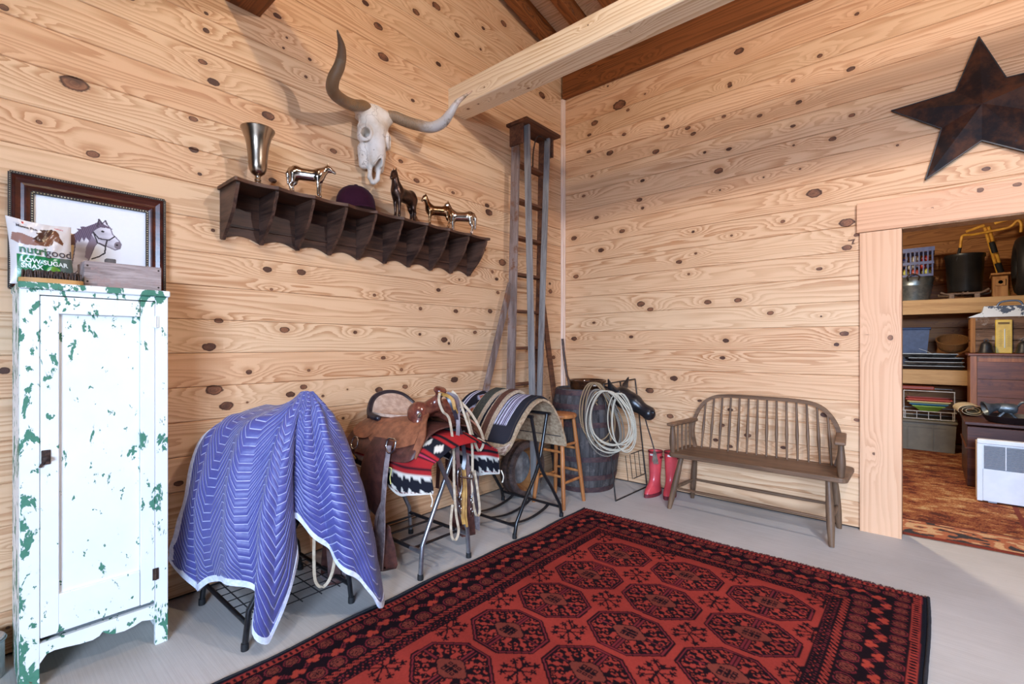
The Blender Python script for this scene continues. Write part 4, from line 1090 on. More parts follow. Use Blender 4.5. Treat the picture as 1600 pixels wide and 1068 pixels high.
MB().box(lp(.19,-.545,3.13), (.15, .020, .17), bev=.002).obj('cheek_block', OLDB, LD)
MB().bar(lp(.10,-1.585,.012), lp(.125,-.985,1.84), .024, .062, (1,0,0), .003).obj('splayed_foot', OLD, LD)
MB().bar(lp(.10,-.13,.012), lp(.125,-.55,1.84), .024, .062, (1,0,0), .003).obj('splayed_foot', OLDB, LD)
m = MB(); m.tube(cr([lp(.24,-.62,3.19), lp(.24,-.72,3.19), lp(.22,-.745,3.16), lp(.19,-.745,3.05), lp(.18,-.74,2.92)], 6), .006, 8); m.obj('spreader', RUST, LD, 50)
# ================================================================ saddles, blankets and their stands
SILT = mat('silver_tube', srgb(168, 170, 176), srgb(148, 150, 156), rough=.3, metal=.85, scale=30, bump=.03)
BLKT = mat('black_enamel_tube', srgb(30, 31, 34), srgb(18, 18, 20), rough=.28, scale=50, bump=.05)
BLKF = mat('black_flat_steel', srgb(38, 38, 40), srgb(24, 24, 26), rough=.45, scale=50, bump=.05)
RUB = mat('black_rubber', srgb(22, 22, 24), rough=.7, bump=0)
def lin(a, b, n=2): a = np.asarray(a, float); b = np.asarray(b, float); return [a+(b-a)*i/(n-1) for i in range(n)]
def saddle_stand(label, cx, cy, x0, x1, half, tubem, r, top_w=.13, top_z=.76, bend=.19, shelf='bars', cross=.52):
    root = thing('saddle_stand', label, 'stand', (cx, cy, 0), 0, 'saddle stands by the left wall')
    for x, nm in ((x1, 'front_leg'), (x0, 'rear_leg')):
        for e in (-1, 1):
            p = [(x-cx, e*half, .018), (x-cx, e*half*.93, bend), (x-cx+.006*e, 0, cross), (x-cx+.006*e, -e*top_w, top_z)]
            q = cr([p[0], p[1]], 4).tolist()+cr([np.array(p[1])*.6+np.array(p[2])*.4, p[2], p[3]], 5).tolist()
            q = [p[0], (np.array(p[0])+np.array(p[1]))/2, np.array(p[1])*.96+np.array(p[0])*.04]+q[5:]
            lg = MB().tube(q, r, 10).obj(nm, tubem, root, 50)
            MB().lathe([(r*1.25, 0), (r*1.3, .012), (r*1.2, .030), (r*.9, .031)], 12, (x-cx, e*half, .0)).obj('rubber_foot', RUB, lg, 50)
    for e in (-1, 1):
        MB().tube(lin((x0-cx-.03, e*top_w, top_z), (x1-cx+.02, e*top_w, top_z), 4), r*.95, 10).obj('top_rail', tubem, root, 50)
        zb = bend*.78 if shelf != 'wire' else .10
        yb = e*half*.945
        MB().tube(lin((x0-cx, yb, zb), (x1-cx, yb, zb), 4), r*.85, 8).obj('side_bar', BLKT if shelf != 'plain' else tubem, root, 50)
        if tubem is SILT:
            MB().tube(lin((x1-cx-.10, yb, zb), (x1-cx, yb, zb), 3), r*1.02, 10).obj('sleeve', SILT, root, 50)
    if shelf == 'straps':
        for k in range(3):
            x = x0-cx+(x1-x0)*(.2+.3*k); pts = []
            for j in range(13):
                f = j/12; y = (2*f-1)*half*.945; s_ = math.sin(PI*f); pts.append((x+.02*(f-.5), y, bend*.78-.055*s_**.7))
            MB().strap(pts, (1,0,0), .026, .005).obj('shelf_strap', BLKF, root, 60)
    elif shelf == 'wire':
        for k in range(7):
            x = x0-cx+(x1-x0)*(k+.5)/7; MB().tube(lin((x, -half*.94, .10), (x, half*.94, .10), 3), .0028, 6).obj('shelf_wire', BLKF, root)
        for k in range(5):
            y = half*.94*(-.8+.4*k); MB().tube(lin((x0-cx, y, .106), (x1-cx, y, .106), 3), .0028, 6).obj('shelf_wire', BLKF, root)
    else:
        for f in (.12, .38, .62, .86):
            x = x0-cx+(x1-x0)*f; MB().strap(lin((x, -half*.945, bend*.78), (x, half*.945, bend*.78), 3), (1,0,0), .022, .006).obj('shelf_strap', BLKF, root)
    return root
saddle_stand('black folding saddle stand half hidden under the blue quilted blanket', .43, -3.118, .15, .70, .25, BLKT, .0125, .12, .77, .17, 'wire')
saddle_stand('silver tube saddle stand carrying the brown western saddle', .49, -2.305, .20, .775, .185, SILT, .0135, .125, .775, .19, 'bars')
saddle_stand('scuffed black tube stand carrying the striped saddle pad', .50, -1.445, .205, .80, .272, BLKT, .0125, .10, .80, .10, 'straps', .45)

# ---------------------------------------------------------------- leathers
def leather(name, c1, c2, rough=.4, spec=.5, scale=26):
    return mat(name, c1, c2, rough=rough, scale=scale, bump=.18, bdist=.002, bscale=160, spec=spec)
LDK = leather('leather_dark_brown', srgb(92, 54, 46), srgb(66, 38, 34), .42)
LTN = leather('leather_chestnut', srgb(146, 90, 62), srgb(118, 70, 48), .45)
LSW = leather('leather_polished', srgb(116, 62, 46), srgb(86, 44, 36), .2, .6)
LBK = leather('leather_black_binding', srgb(46, 40, 48), srgb(30, 26, 32), .3)
LGY = leather('leather_latigo_grey', srgb(150, 138, 138), srgb(116, 102, 104), .6, .3)
LPL = leather('leather_pale', srgb(190, 172, 146), srgb(160, 138, 112), .6, .3)
LYL = leather('leather_yellow', srgb(184, 140, 72), srgb(150, 108, 52), .5, .3)
SUE = mat('suede_seat', srgb(196, 170, 150), srgb(170, 142, 124), rough=.95, scale=24, bump=.1, spec=.1)
CHR = mat('worn_chrome', srgb(196, 196, 198), srgb(150, 150, 152), rough=.2, metal=1, bump=0)

def western_saddle(label, loc, near=True):
    S = thing('western_saddle', label, 'saddle', loc, 0, 'western saddles by the left wall')
    # skirt
    net = []
    for x, w in ((-.36, .86), (-.33, .97), (-.18, 1.0), (.0, 1.0), (.17, 1.0), (.30, .95), (.33, .80)):
        row = []
        for y, z in ((-.305, .655), (-.275, .705), (-.20, .775), (-.10, .815), (0, .825), (.10, .815), (.20, .775), (.275, .705), (.305, .655)):
            yy = y*w if abs(y) > .15 else y; zz = z+(.0 if w > .95 else (.825-z)*(1-w)*1.3); row.append((x, yy, zz))
        net.append(row)
    sheet(net, 6, 4, .008, 'skirt', LDK, S)
    # rear jockey and seat jockey flaps
    for e in (-1, 1):
        net = [[(-.34, e*.10, .822), (-.355, e*.17, .795), (-.34, e*.225, .765)], [(-.25, e*.11, .84), (-.26, e*.19, .80), (-.255, e*.265, .740)], [(-.14, e*.12, .845), (-.14, e*.20, .80), (-.15, e*.262, .735)], [(-.08, e*.12, .85), (-.08, e*.19, .81), (-.09, e*.23, .775)]]
        sheet(net, 6, 6, .006, 'rear_jockey', LTN, S)
        net = [[(-.20, e*.125, .855), (-.20, e*.165, .835), (-.20, e*.20, .80), (-.195, e*.22, .77)],
               [(-.10, e*.125, .855), (-.09, e*.18, .83), (-.08, e*.225, .785), (-.08, e*.265, .725)],
               [(.02, e*.11, .865), (.04, e*.18, .835), (.05, e*.23, .785), (.06, e*.275, .715)],
               [(.14, e*.10, .875), (.16, e*.17, .845), (.18, e*.225, .79), (.20, e*.268, .725)],
               [(.23, e*.10, .87), (.26, e*.16, .84), (.285, e*.20, .80), (.295, e*.235, .755)]]
        sheet(net, 6, 6, .006, 'seat_jockey', LTN, S)
        # swell edge strip with stitching
        net = [[(.20, e*.09, .90), (.25, e*.15, .865), (.30, e*.21, .80), (.30, e*.262, .70)], [(.24, e*.09, .895), (.29, e*.15, .86), (.345, e*.205, .79), (.335, e*.255, .68)]]
        sheet(net, 3, 8, .010, 'front_rigging', LTN, S)
        m = MB(); m.lathe([(.017,0), (.0165,.003), (.008,.006), (.0001,.007)], 14, (.225, e*.148, .895), rotm('X', e*PI/2*-.75)); m.obj('concho', CHR, S, 40)
    # seat
    net = [[(-.235, -.172, .872), (-.285, -.100, .952), (-.295, 0, .972), (-.285, .100, .952), (-.235, .172, .872)],
           [(-.20, -.168, .868), (-.225, -.098, .908), (-.23, 0, .916), (-.225, .098, .908), (-.20, .168, .868)],
           [(-.12, -.156, .864), (-.12, -.092, .856), (-.13, 0, .850), (-.13, .085, .852), (-.13, .140, .862)],
           [(.0, -.118, .862), (.0, -.07, .862), (.0, 0, .858), (.0, .07, .862), (.0, .118, .862)],
           [(.10, -.10, .868), (.10, -.06, .882), (.10, 0, .888), (.10, .06, .882), (.10, .10, .868)]]
    sheet(net, 7, 7, .018, 'seat', SUE, S)
    pts = cr([(-.12, -.178, .842), (-.215, -.186, .866), (-.283, -.115, .950), (-.302, 0, .978), (-.283, .115, .950), (-.215, .186, .866), (-.12, .178, .842)], 7)
    MB().tube(pts, [.008]+[.019]*(len(pts)-2)+[.008], 10).obj('cantle_roll', LBK, S, 60)
    net = [[(-.24, -.18, .862), (-.30, -.10, .945), (-.312, 0, .968), (-.30, .10, .945), (-.24, .18, .862)], [(-.27, -.165, .83), (-.325, -.09, .85), (-.335, 0, .855), (-.325, .09, .85), (-.27, .165, .83)]]
    sheet(net, 4, 6, .012, 'cantle_back', LBK, S)
    # fork and horn
    def ff(p):
        d = s_cap(p, (.165, -.085, .905), (.165, .085, .905), .050, .050)
        for e in (-1, 1):
            d = smin(d, s_ell(p, (.160, .112*e, .895), (.066, .054, .066)), .03)
            d = smin(d, s_cap(p, (.18, .10*e, .87), (.20, .165*e, .80), .034, .026), .03)
        d = smin(d, s_cap(p, (.175, 0, .94), (.215, 0, .985), .040, .022), .04)
        return smax(d, -s_ell(p, (.25, 0, .83), (.10, .085, .075)), .02)
    organic(ff, (.07, -.21, .76), (.27, .21, 1.02), .0075, 'fork', LSW, S)
    R = rotm('Y', .38)
    m = MB(); m.lathe([(.021,-.05), (.0195,-.02), (.022,.0), (.033,.010), (.038,.016), (.0385,.026), (.034,.033), (.0001,.036)], 24, (.222, 0, 1.005), R); m.obj('horn', LSW, S, 40)
    for e in ((-1, 1) if near else (1,)):
        # fender
        yb = e*.318
        net = [[(-.03, yb*.86, .760), (.08, yb*.88, .765), (.17, yb*.90, .760)],
               [(-.065, yb*.99, .66), (.06, yb*1.02, .66), (.175, yb*1.0, .66)],
               [(-.090, yb*1.03, .55), (.055, yb*1.07, .55), (.172, yb*1.04, .55)],
               [(-.090, yb*1.03, .45), (.055, yb*1.07, .45), (.165, yb*1.05, .46)],
               [(-.035, yb*1.02, .375), (.06, yb*1.05, .365), (.148, yb*1.04, .38)],
               [(.065, yb*1.02, .335), (.095, yb*1.03, .325), (.128, yb*1.02, .33)],
               [(.078, yb*1.02, .275), (.10, yb*1.03, .27), (.122, yb*1.02, .275)]]
        sheet(net, 5, 6, .007, 'fender', LDK, S)
        MB().strap(cr([(.165, yb*.97, .74), (.182, yb*1.08, .60), (.180, yb*1.12, .45), (.165, yb*1.12, .32), (.150, yb*1.16, .085)], 6), (1, 0, 0), np.interp(np.arange(25), [0,14,20,24], [.034,.036,.075,.085]), .006).obj('stirrup_leather', LGY, S, 60)
        MB().strap(cr([(.150, yb*1.07, .44), (.125, yb*1.13, .36), (.118, yb*1.14, .29), (.135, yb*1.12, .22)], 6), (1, 0, 0), .020, .005).obj('stirrup_keeper', LGY, S, 60)
        # stirrup: bell shaped wide band
        prof = [(-.062, .02), (-.068, .05), (-.055, .12), (-.035, .18), (-.028, .21), (.028, .21), (.035, .18), (.055, .12), (.068, .05), (.062, .02)]
        C = np.array((.080, yb*1.03, .040))
        pts = cr([C+np.array((a*1.15, -a*.35*e, b*1.1)) for a, b in prof], 4, True)
        MB().strap(pts, (0.35, 1, 0), .085, .010, True).obj('stirrup', LDK, S, 60)
        MB().box(C+np.array((.0, 0, .026)), (.135, .085, .016), bev=.004).obj('tread', LGY, S)
        # D ring, girth billets
        m = MB(); m.tube(cr([(.19, yb*.955, .80-.02), (.225, yb*.97, .775), (.222, yb*1.0, .725), (.185, yb*1.02, .705), (.150, yb*1.0, .73), (.155, yb*.97, .775)], 5, True), .0052, 8, True); m.obj('rigging_ring', CHR, S, 60)
        m = MB(); m.tube(cr([(-.17, yb*.96, .745), (-.14, yb*.99, .735), (-.135, yb*1.02, .695), (-.165, yb*1.04, .68), (-.195, yb*1.02, .70), (-.195, yb*.98, .735)], 5, True), .0048, 8, True); m.obj('rear_ring', CHR, S, 60)
        MB().strap(cr([(-.168, yb*1.03, .69), (-.172, yb*1.04, .60), (-.166, yb*1.02, .45), (-.170, yb*1.0, .30)], 6), (1,0,0), .034, .005).obj('billet', LDK, S, 60)
        m = MB(); m.bar((-.196, yb*1.055, .662), (-.125, yb*1.06, .628), .012, .006, (0,0,1), .002); m.obj('buckle', mat('brass_buckle', srgb(186, 150, 84), rough=.35, metal=.8, bump=0) if 'brass_buckle' not in bpy.data.materials else bpy.data.materials['brass_buckle'], S)
    return S
ws = western_saddle('brown western saddle with a pale suede seat on the silver stand', (.5, -2.31, .008))
# yellow-green cord tied to the near stirrup leather
m = MB()
m.tube(cr([(.135, -.318, .655), (.155, -.325, .65), (.175, -.325, .628), (.205, -.322, .625), (.196, -.318, .60), (.19, -.32, .57), (.205, -.325, .54)], 5), .0026, 6)
m.obj('tied_cord', mat('yellow_cord', srgb(196, 190, 110), rough=.7, bump=0), ws, 60)

# ---------------------------------------------------------------- woven red, black and white saddle blanket under the saddle
def weave(name, var=.1): return cmat(name, 'col', .95, (300.0, .4, .002), .08, var)
def cloth_grid(name, mt, parent, net, su, sv, cols, t=.006):
    """coloured cloth: control net -> thick sheet with colour from (u,v) in 0..1"""
    P = np.asarray(net, float)
    A = np.array([cr(row, sv) for row in P]); G = np.array([cr(A[:, j], su) for j in range(A.shape[1])]).transpose(1, 0, 2)
    nu, nv = G.shape[:2]; du = np.gradient(G, axis=0); dv = np.gradient(G, axis=1)
    N = np.cross(du, dv); N /= np.maximum(np.linalg.norm(N, axis=2), 1e-9)[..., None]
    U, V = np.meshgrid(np.linspace(0, 1, nu), np.linspace(0, 1, nv), indexing='ij'); C = cols(U, V)
    VV = np.concatenate([(G+N*t/2).reshape(-1, 3), (G-N*t/2).reshape(-1, 3)]); idx = np.arange(nu*nv).reshape(nu, nv); o = nu*nv
    q = np.stack([idx[:-1, :-1].ravel(), idx[1:, :-1].ravel(), idx[1:, 1:].ravel(), idx[:-1, 1:].ravel()], 1)
    F = q.tolist()+(q[:, ::-1]+o).tolist()
    rim = list(idx[:, 0])+list(idx[-1, 1:])+list(idx[-2::-1, -1])+list(idx[0, -2:0:-1])
    for i in range(len(rim)): a, b = int(rim[i]), int(rim[(i+1) % len(rim)]); F.append([b, a, a+o, b+o])
    me = bpy.data.meshes.new(name); me.from_pydata(VV.tolist(), [], F); me.update()
    c4 = np.concatenate([C.reshape(-1, 3), np.ones((o, 1))], 1); set_attr(me, 'col', np.concatenate([c4, c4]), 'FLOAT_COLOR'); smooth_by_angle(me, 60)
    return link_mesh(name, me, mt, parent)
RB = thing('saddle_blanket', 'red, black and white woven blanket under the western saddle', 'blanket', (.5, -2.31, 0))
def rb_cols(U, V):                                    # U across the horse (0 near hem .. 1 far hem), V along x (1 = front)
    e = np.minimum(U, 1-U)*2; C = np.zeros(U.shape+(3,)); C[:] = C3(176, 44, 46)
    zz = .03*np.abs(((V*9) % 1)*2-1)
    st = lambda a, b, c: C.__setitem__((e+zz*0 >= a) & (e < b), c)
    st(0, .30, C3(226, 218, 204)); jag = np.round(((V*7) % 1)*4)/4*.10
    C[(e > .16-jag) & (e < .30-jag*.4)] = C3(34, 34, 42)
    pat = ((U*260).astype(int)+(V*60).astype(int)) % 2 == 0
    C[(e > .052) & (e < .082) & pat] = C3(122, 30, 44)
    st(.30, .33, C3(226, 218, 204)); st(.36, .40, C3(30, 28, 34)); st(.50, .56, C3(30, 28, 34)); C[(e > .52) & (e < .54)] = C3(206, 60, 90)
    C[(e > .62) & (e < .78)] = C3(34, 34, 42); C[(np.abs(((V*5) % 1)-.5)+np.abs(e-.70)*4 < .3)] = C3(226, 218, 204); st(.84, .87, C3(30, 28, 34))
    return C
xs_ = (-.28, .0, .22, .34, .46)
net = []
for k, (y, z) in enumerate(((-.30, .50), (-.295, .56), (-.275, .66), (-.215, .745), (-.11, .79), (0, .80), (.11, .79), (.215, .745), (.275, .66), (.295, .56), (.295, .49))):
    row = []
    for i, x in enumerate(xs_):
        dr_ = (.0, .0, .0, .0, .03)[i] if 2 < k < 8 else (.10, .06, .0, .02, .05)[i]
        yy = y*(.93, .95, .96, 1.0, .92)[i]+.008*math.sin(i*2+k); zz = z-.012+(dr_ if k in (0, 10) else dr_*.3)-(.045 if i == 4 and 2 < k < 8 else 0)
        row.append((x+(.03 if k in (0, 1) and i == 4 else 0), yy, zz))
    net.append(row)
cloth_grid('cloth', weave('woven_saddle_blanket'), RB, net, 9, 12, rb_cols, .006)
WT = mat('blanket_tassel_wool', srgb(232, 226, 206), rough=.95, bump=0)
for (x, y, z) in ((.475, -.275, .545), (.47, .272, .55)):
    m = MB(); m.tube(cr([(x, y, z), (x+.012, y-.004, z-.012), (x+.018, y, z-.035), (x+.012, y, z-.062), (x+.008, y, z-.07)], 5), [.003]*16+[.004]*5, 6); m.obj('tassel', WT, RB, 60)

# ---------------------------------------------------------------- bridle and reins on the saddle horn
BD = thing('bridle', 'leather bridle and reins looped over the saddle horn', 'bridle', (.8, -2.31, 0))
def bp(x, y, z): return np.array((x-.8, y+2.31, z))
m = MB(); m.strap(cr([bp(.80,-2.35,1.01), bp(.83,-2.395,1.03), bp(.85,-2.42,.99), bp(.86,-2.40,.93), bp(.87,-2.36,.88), bp(.87,-2.33,.70), bp(.87,-2.325,.50), bp(.875,-2.315,.34), bp(.885,-2.305,.25), bp(.885,-2.325,.20), bp(.88,-2.35,.22), bp(.875,-2.355,.30), bp(.872,-2.34,.40)], 7), (.6, .5, 0), .014, .004); m.obj('rein', LPL, BD, 60)
m = MB(); m.strap(cr([bp(.79,-2.27,1.03), bp(.82,-2.25,.99), bp(.85,-2.23,.90), bp(.87,-2.19,.75), bp(.88,-2.19,.60), bp(.885,-2.20,.45), bp(.89,-2.185,.34), bp(.89,-2.16,.29), bp(.885,-2.135,.32), bp(.88,-2.15,.45), bp(.875,-2.17,.56)], 7), (.6, .5, 0), .014, .004); m.obj('rein', LPL, BD, 60)
m = MB(); m.strap(cr([bp(.77,-2.36,1.0), bp(.81,-2.34,1.015), bp(.85,-2.32,.95), bp(.86,-2.27,.80), bp(.865,-2.24,.66), bp(.868,-2.255,.58)], 7), (.6, .5, 0), .022, .006); m.obj('cheekpiece', LBK, BD, 60)
m = MB(); m.strap(cr([bp(.78,-2.30,1.02), bp(.83,-2.27,.985), bp(.865,-2.29,.86), bp(.87,-2.30,.70), bp(.87,-2.29,.58)], 7), (.6, .5, 0), .022, .006); m.obj('cheekpiece', LDK, BD, 60)
m = MB(); m.strap(cr([bp(.79,-2.25,1.0), bp(.84,-2.17,.90), bp(.86,-2.10,.78), bp(.855,-2.075,.70), bp(.84,-2.10,.66), bp(.84,-2.15,.76), bp(.83,-2.19,.90)], 7), (.4, .7, 0), .015, .004); m.obj('headstall', LPL, BD, 60)
m = MB(); m.strap(cr([bp(.81,-2.39,1.03), bp(.845,-2.33,1.0), bp(.86,-2.31,.935), bp(.84,-2.27,.90), bp(.82,-2.26,.99)], 7), (.5, .6, 0), .018, .006); m.obj('browband', LYL, BD, 60)
for dy, w in ((0, .022), (.022, .014)):
    m = MB(); m.strap(cr([bp(.868,-2.265+dy,.58), bp(.875,-2.26+dy,.45), bp(.88,-2.268+dy,.33), bp(.885,-2.262+dy,.27-dy)], 7), (.6, .5, 0), w, .004); m.obj('tie_strap', LYL, BD, 60)
m = MB(); m.strap(cr([bp(.86,-2.22,.66), bp(.87,-2.215,.5), bp(.87,-2.205,.36), bp(.865,-2.19,.29)], 7), (.6,.5,0), .030, .005); m.obj('tie_strap', LDK, BD, 60)
for (y, z) in ((-2.295, .54), (-2.205, .50)):
    m = MB(); m.tube(cr([bp(.885,y,z+.06), bp(.885,y-.018,z+.03), bp(.885,y-.016,z-.05), bp(.885,y-.004,z-.10), bp(.888,y+.012,z-.05), bp(.888,y+.008,z+.02)], 5, True), .0048, 8, True); m.obj('bit_shank', CHR, BD, 60)
    for k in range(4):
        m = MB(); a = np.linspace(0, 2*PI, 14, endpoint=False); c = bp(.89, y-.004, z-.11-.026*k)
        m.tube([c+np.array((.006*math.cos(q)*(k % 2), .008*math.cos(q)*(1-k % 2)+.002, .015*math.sin(q))) for q in a], .0026, 6, True); m.obj('chain_link', CHR, BD, 60)
m = MB(); m.tube(lin(bp(.886,-2.295,.55), bp(.886,-2.205,.52), 4), .006, 8); m.obj('mouthpiece', CHR, BD, 60)

# ---------------------------------------------------------------- second saddle under the blue moving blanket
western_saddle('dark western saddle mostly covered by the blue quilted blanket', (.43, -3.10, .0), near=False).scale = (.88, .70, .93)
SL_ = MB(); SL_.strap(cr([(.70,-3.02,.62), (.735,-3.00,.45), (.75,-2.985,.30), (.745,-3.0,.20), (.735,-3.035,.155), (.72,-3.065,.19), (.715,-3.07,.30), (.70,-3.06,.45), (.69,-3.05,.60)], 8)-np.array((.72,-3.02,0)), (.5,.6,0), .014, .006)
STL = thing('leather_strap', 'pale leather strap loop hanging below the blue blanket', 'strap', (.72, -3.02, 0)); SL_.obj('loop', LPL, STL, 60)
m = MB(); m.box((0,0,.60), (.02, .06, .03), bev=.004); m.obj('hanger', LDK, STL)

# ---------------------------------------------------------------- blue quilted moving blanket
def quilt_mat():
    t = NT('blue_quilt'); pc = t.attr('pc'); s = t.n('ShaderNodeSeparateXYZ', {0: pc}); u, v = s.outputs[0], s.outputs[1]
    per = .23
    fr = t.math('FRACT', t.math('DIVIDE', u, per)); tri = t.math('ABSOLUTE', t.math('MULTIPLY_ADD', fr, 2.0, -1.0))
    sharp = t.math('MINIMUM', t.math('MAXIMUM', t.math('MULTIPLY_ADD', tri, 1.7, -.35), 0.0), 1.0)      # zigzag with short straight runs
    w = t.math('ADD', v, t.math('MULTIPLY', sharp, .125))
    q = t.math('FRACT', t.math('DIVIDE', w, .036)); d = t.math('ABSOLUTE', t.math('SUBTRACT', q, .5))
    line = t.smooth(d, .075, .03); puff = t.math('SQRT', t.math('MINIMUM', t.math('MULTIPLY', d, 2.6), 1.0))
    n = t.noise(t.obj(), 60.0, 4.0, .65); sel = t.smooth(t.noise(t.obj(), 9.0, 2.0), .32, .5)
    c = t.mix(n, srgb(80, 82, 146), srgb(66, 68, 128))
    c = t.mix(t.math('MULTIPLY', line, t.math('MULTIPLY_ADD', sel, .55, .25)), c, srgb(196, 200, 234))
    t.bump(t.math('ADD', puff, t.math('MULTIPLY', t.noise(t.obj(), 90.0, 3.0), .25)), .6, .008)
    t.b.inputs['Sheen Weight'].default_value = .15
    return t.out(c, .46, 0, .45)
BLK = [
    [(.07,-3.09,.92), (.075,-3.24,.88), (.09,-3.37,.795), (.12,-3.44,.503), (.13,-3.482,.331), (.14,-3.494,.27)],
    [(.20,-3.09,.975), (.20,-3.22,.945), (.20,-3.335,.875), (.25,-3.425,.559), (.29,-3.445,.302), (.30,-3.45,.152)],
    [(.34,-3.09,.985), (.35,-3.22,.955), (.36,-3.33,.88), (.42,-3.42,.60), (.44,-3.43,.366), (.44,-3.408,.232)],
    [(.48,-3.09,1.0), (.49,-3.20,.965), (.51,-3.31,.88), (.58,-3.385,.613), (.62,-3.40,.409), (.62,-3.392,.275)],
    [(.60,-3.10,1.05), (.61,-3.165,1.0), (.64,-3.26,.90), (.70,-3.345,.628), (.74,-3.36,.375), (.74,-3.351,.212)],
    [(.655,-3.105,1.075), (.68,-3.145,1.02), (.72,-3.215,.905), (.79,-3.29,.639), (.82,-3.313,.332), (.80,-3.313,.048)],
    [(.675,-3.105,1.08), (.705,-3.135,1.03), (.745,-3.185,.93), (.80,-3.235,.658), (.81,-3.24,.44), (.79,-3.211,.257)],
    [(.685,-3.10,1.082), (.715,-3.125,1.03), (.735,-3.162,.94), (.735,-3.175,.714), (.73,-3.17,.535), (.72,-3.16,.397)],
    [(.69,-3.095,1.082), (.725,-3.115,1.035), (.745,-3.145,.955), (.745,-3.162,.773), (.745,-3.172,.631), (.74,-3.178,.532)],
    [(.695,-3.09,1.082), (.735,-3.105,1.035), (.77,-3.125,.965), (.80,-3.135,.751), (.81,-3.126,.577), (.80,-3.109,.431)],
    [(.70,-3.085,1.08), (.74,-3.085,1.035), (.78,-3.09,.965), (.84,-3.08,.718), (.86,-3.061,.485), (.86,-3.033,.301)],
    [(.70,-3.08,1.08), (.74,-3.065,1.03), (.785,-3.05,.955), (.85,-3.0,.69), (.89,-2.965,.409), (.89,-2.937,.199)],
    [(.695,-3.07,1.078), (.73,-3.035,1.025), (.76,-2.99,.935), (.81,-2.905,.661), (.88,-2.868,.345), (.905,-2.821,.031)],
    [(.60,-3.09,1.05), (.61,-3.0,.99), (.62,-2.885,.885), (.64,-2.785,.571), (.66,-2.727,.27), (.67,-2.708,.096)],
    [(.42,-3.09,.995), (.42,-2.97,.965), (.42,-2.84,.87), (.42,-2.755,.57), (.42,-2.715,.32), (.42,-2.70,.18)],
    [(.25,-3.09,.975), (.25,-2.97,.945), (.25,-2.85,.86), (.25,-2.765,.57), (.25,-2.73,.34), (.25,-2.715,.22)],
    [(.08,-3.09,.93), (.08,-2.97,.89), (.085,-2.87,.79), (.10,-2.79,.53), (.12,-2.75,.34), (.13,-2.74,.27)]]
QB = thing('moving_blanket', 'blue quilted moving blanket with white edging draped over a saddle', 'blanket', (.45, -3.1, 0))
QBN = np.array(BLK)-np.array((.45, -3.1, 0))
def qfold(U, V):
    g = lambda c, w: np.exp(-((U-c)/w)**2)
    big = .045*g(.235+.05*(1-V), .028)-.030*g(.185+.03*(1-V), .022)-.030*g(.285+.03*(1-V), .020)-.022*g(.10, .02)+.022*g(.06, .02)+.02*g(.60, .02)-.02*g(.655, .02)
    return (big*np.sin(np.clip(V*1.25, 0, 1)*PI*.62)+.007*np.sin(U*46+1.2*np.sin(V*5))*np.clip(V*1.6-.25, 0, 1)+.004*np.sin(U*90+V*17)*np.sin(V*21))*np.clip(V*4-.2, 0, 1)
_, G, N = sheet(QBN, 12, 12, .007, 'quilt', quilt_mat(), QB, qfold)
WED = mat('blanket_white_binding', srgb(226, 230, 240), srgb(196, 204, 222), rough=.7, scale=40, bump=.15)
# binding tape along hem (v = 1)
H0 = G[:, -1]; H1 = G[:, -8]
up_ = H1-H0; up_ /= np.linalg.norm(up_, axis=1)[:, None]
m = MB(); Vv = []; nn = N[:, -1]
for i in range(len(H0)):
    a = H0[i]-up_[i]*.004; b = H0[i]+up_[i]*.026
    Vv += [a+nn[i]*.0062, b+nn[i]*.0056, b-nn[i]*.0056, a-nn[i]*.0062]
Fv = []
for i in range(len(H0)-1):
    for k in range(4): l = (k+1) % 4; Fv.append((i*4+k, i*4+l, (i+1)*4+l, (i+1)*4+k))
m.add(Vv, Fv); m.obj('binding', WED, QB, 50)
# binding along the rear edges (u = 0)
H0 = G[0]; up_ = G[5]-G[0]; up_ /= np.maximum(np.linalg.norm(up_, axis=1), 1e-6)[:, None]; nn = N[0]
m = MB(); Vv = []; Fv = []
for i in range(len(H0)):
    a = H0[i]-up_[i]*.004; b = H0[i]+up_[i]*.026; Vv += [a+nn[i]*.0062, b+nn[i]*.0056, b-nn[i]*.0056, a-nn[i]*.0062]
for i in range(len(H0)-1):
    for k in range(4): l = (k+1) % 4; Fv.append((i*4+k, i*4+l, (i+1)*4+l, (i+1)*4+k))
m.add(Vv, Fv); m.obj('binding', WED, QB, 50)

# ---------------------------------------------------------------- striped saddle pad on the black stand
SP = thing('saddle_pad', 'striped wool saddle pad with beige felt lining on the black stand', 'saddle pad', (.48, -1.44, 0))
FELT = mat('beige_felt', srgb(186, 164, 134), srgb(150, 126, 100), rough=.98, scale=40, bump=.3, spec=.05)
def pad_net(dz, grow, x0, x1):
    net = []
    for x, sag in ((x0, -.015), (x0*.5+x1*.5-.10, .012), (x1-.15, .0), (x1, -.005)):
        row = []
        for y, z in ((-.345, .575), (-.325, .64), (-.245, .765), (-.125, .875), (-.03, .915), (.03, .915), (.12, .865), (.22, .735), (.285, .60), (.295, .545)):
            row.append((x, y*(1+grow*.0)+(.0), z+dz-sag*0))
        net.append(row)
    return np.array(net)
n1 = pad_net(-.012, 0, -.335, .345); n1[-1, 0] += (-.06, 0, .0); n1[-1, 1] += (-.015, 0, 0)
sheet(n1, 8, 5, .016, 'felt_lining', FELT, SP)
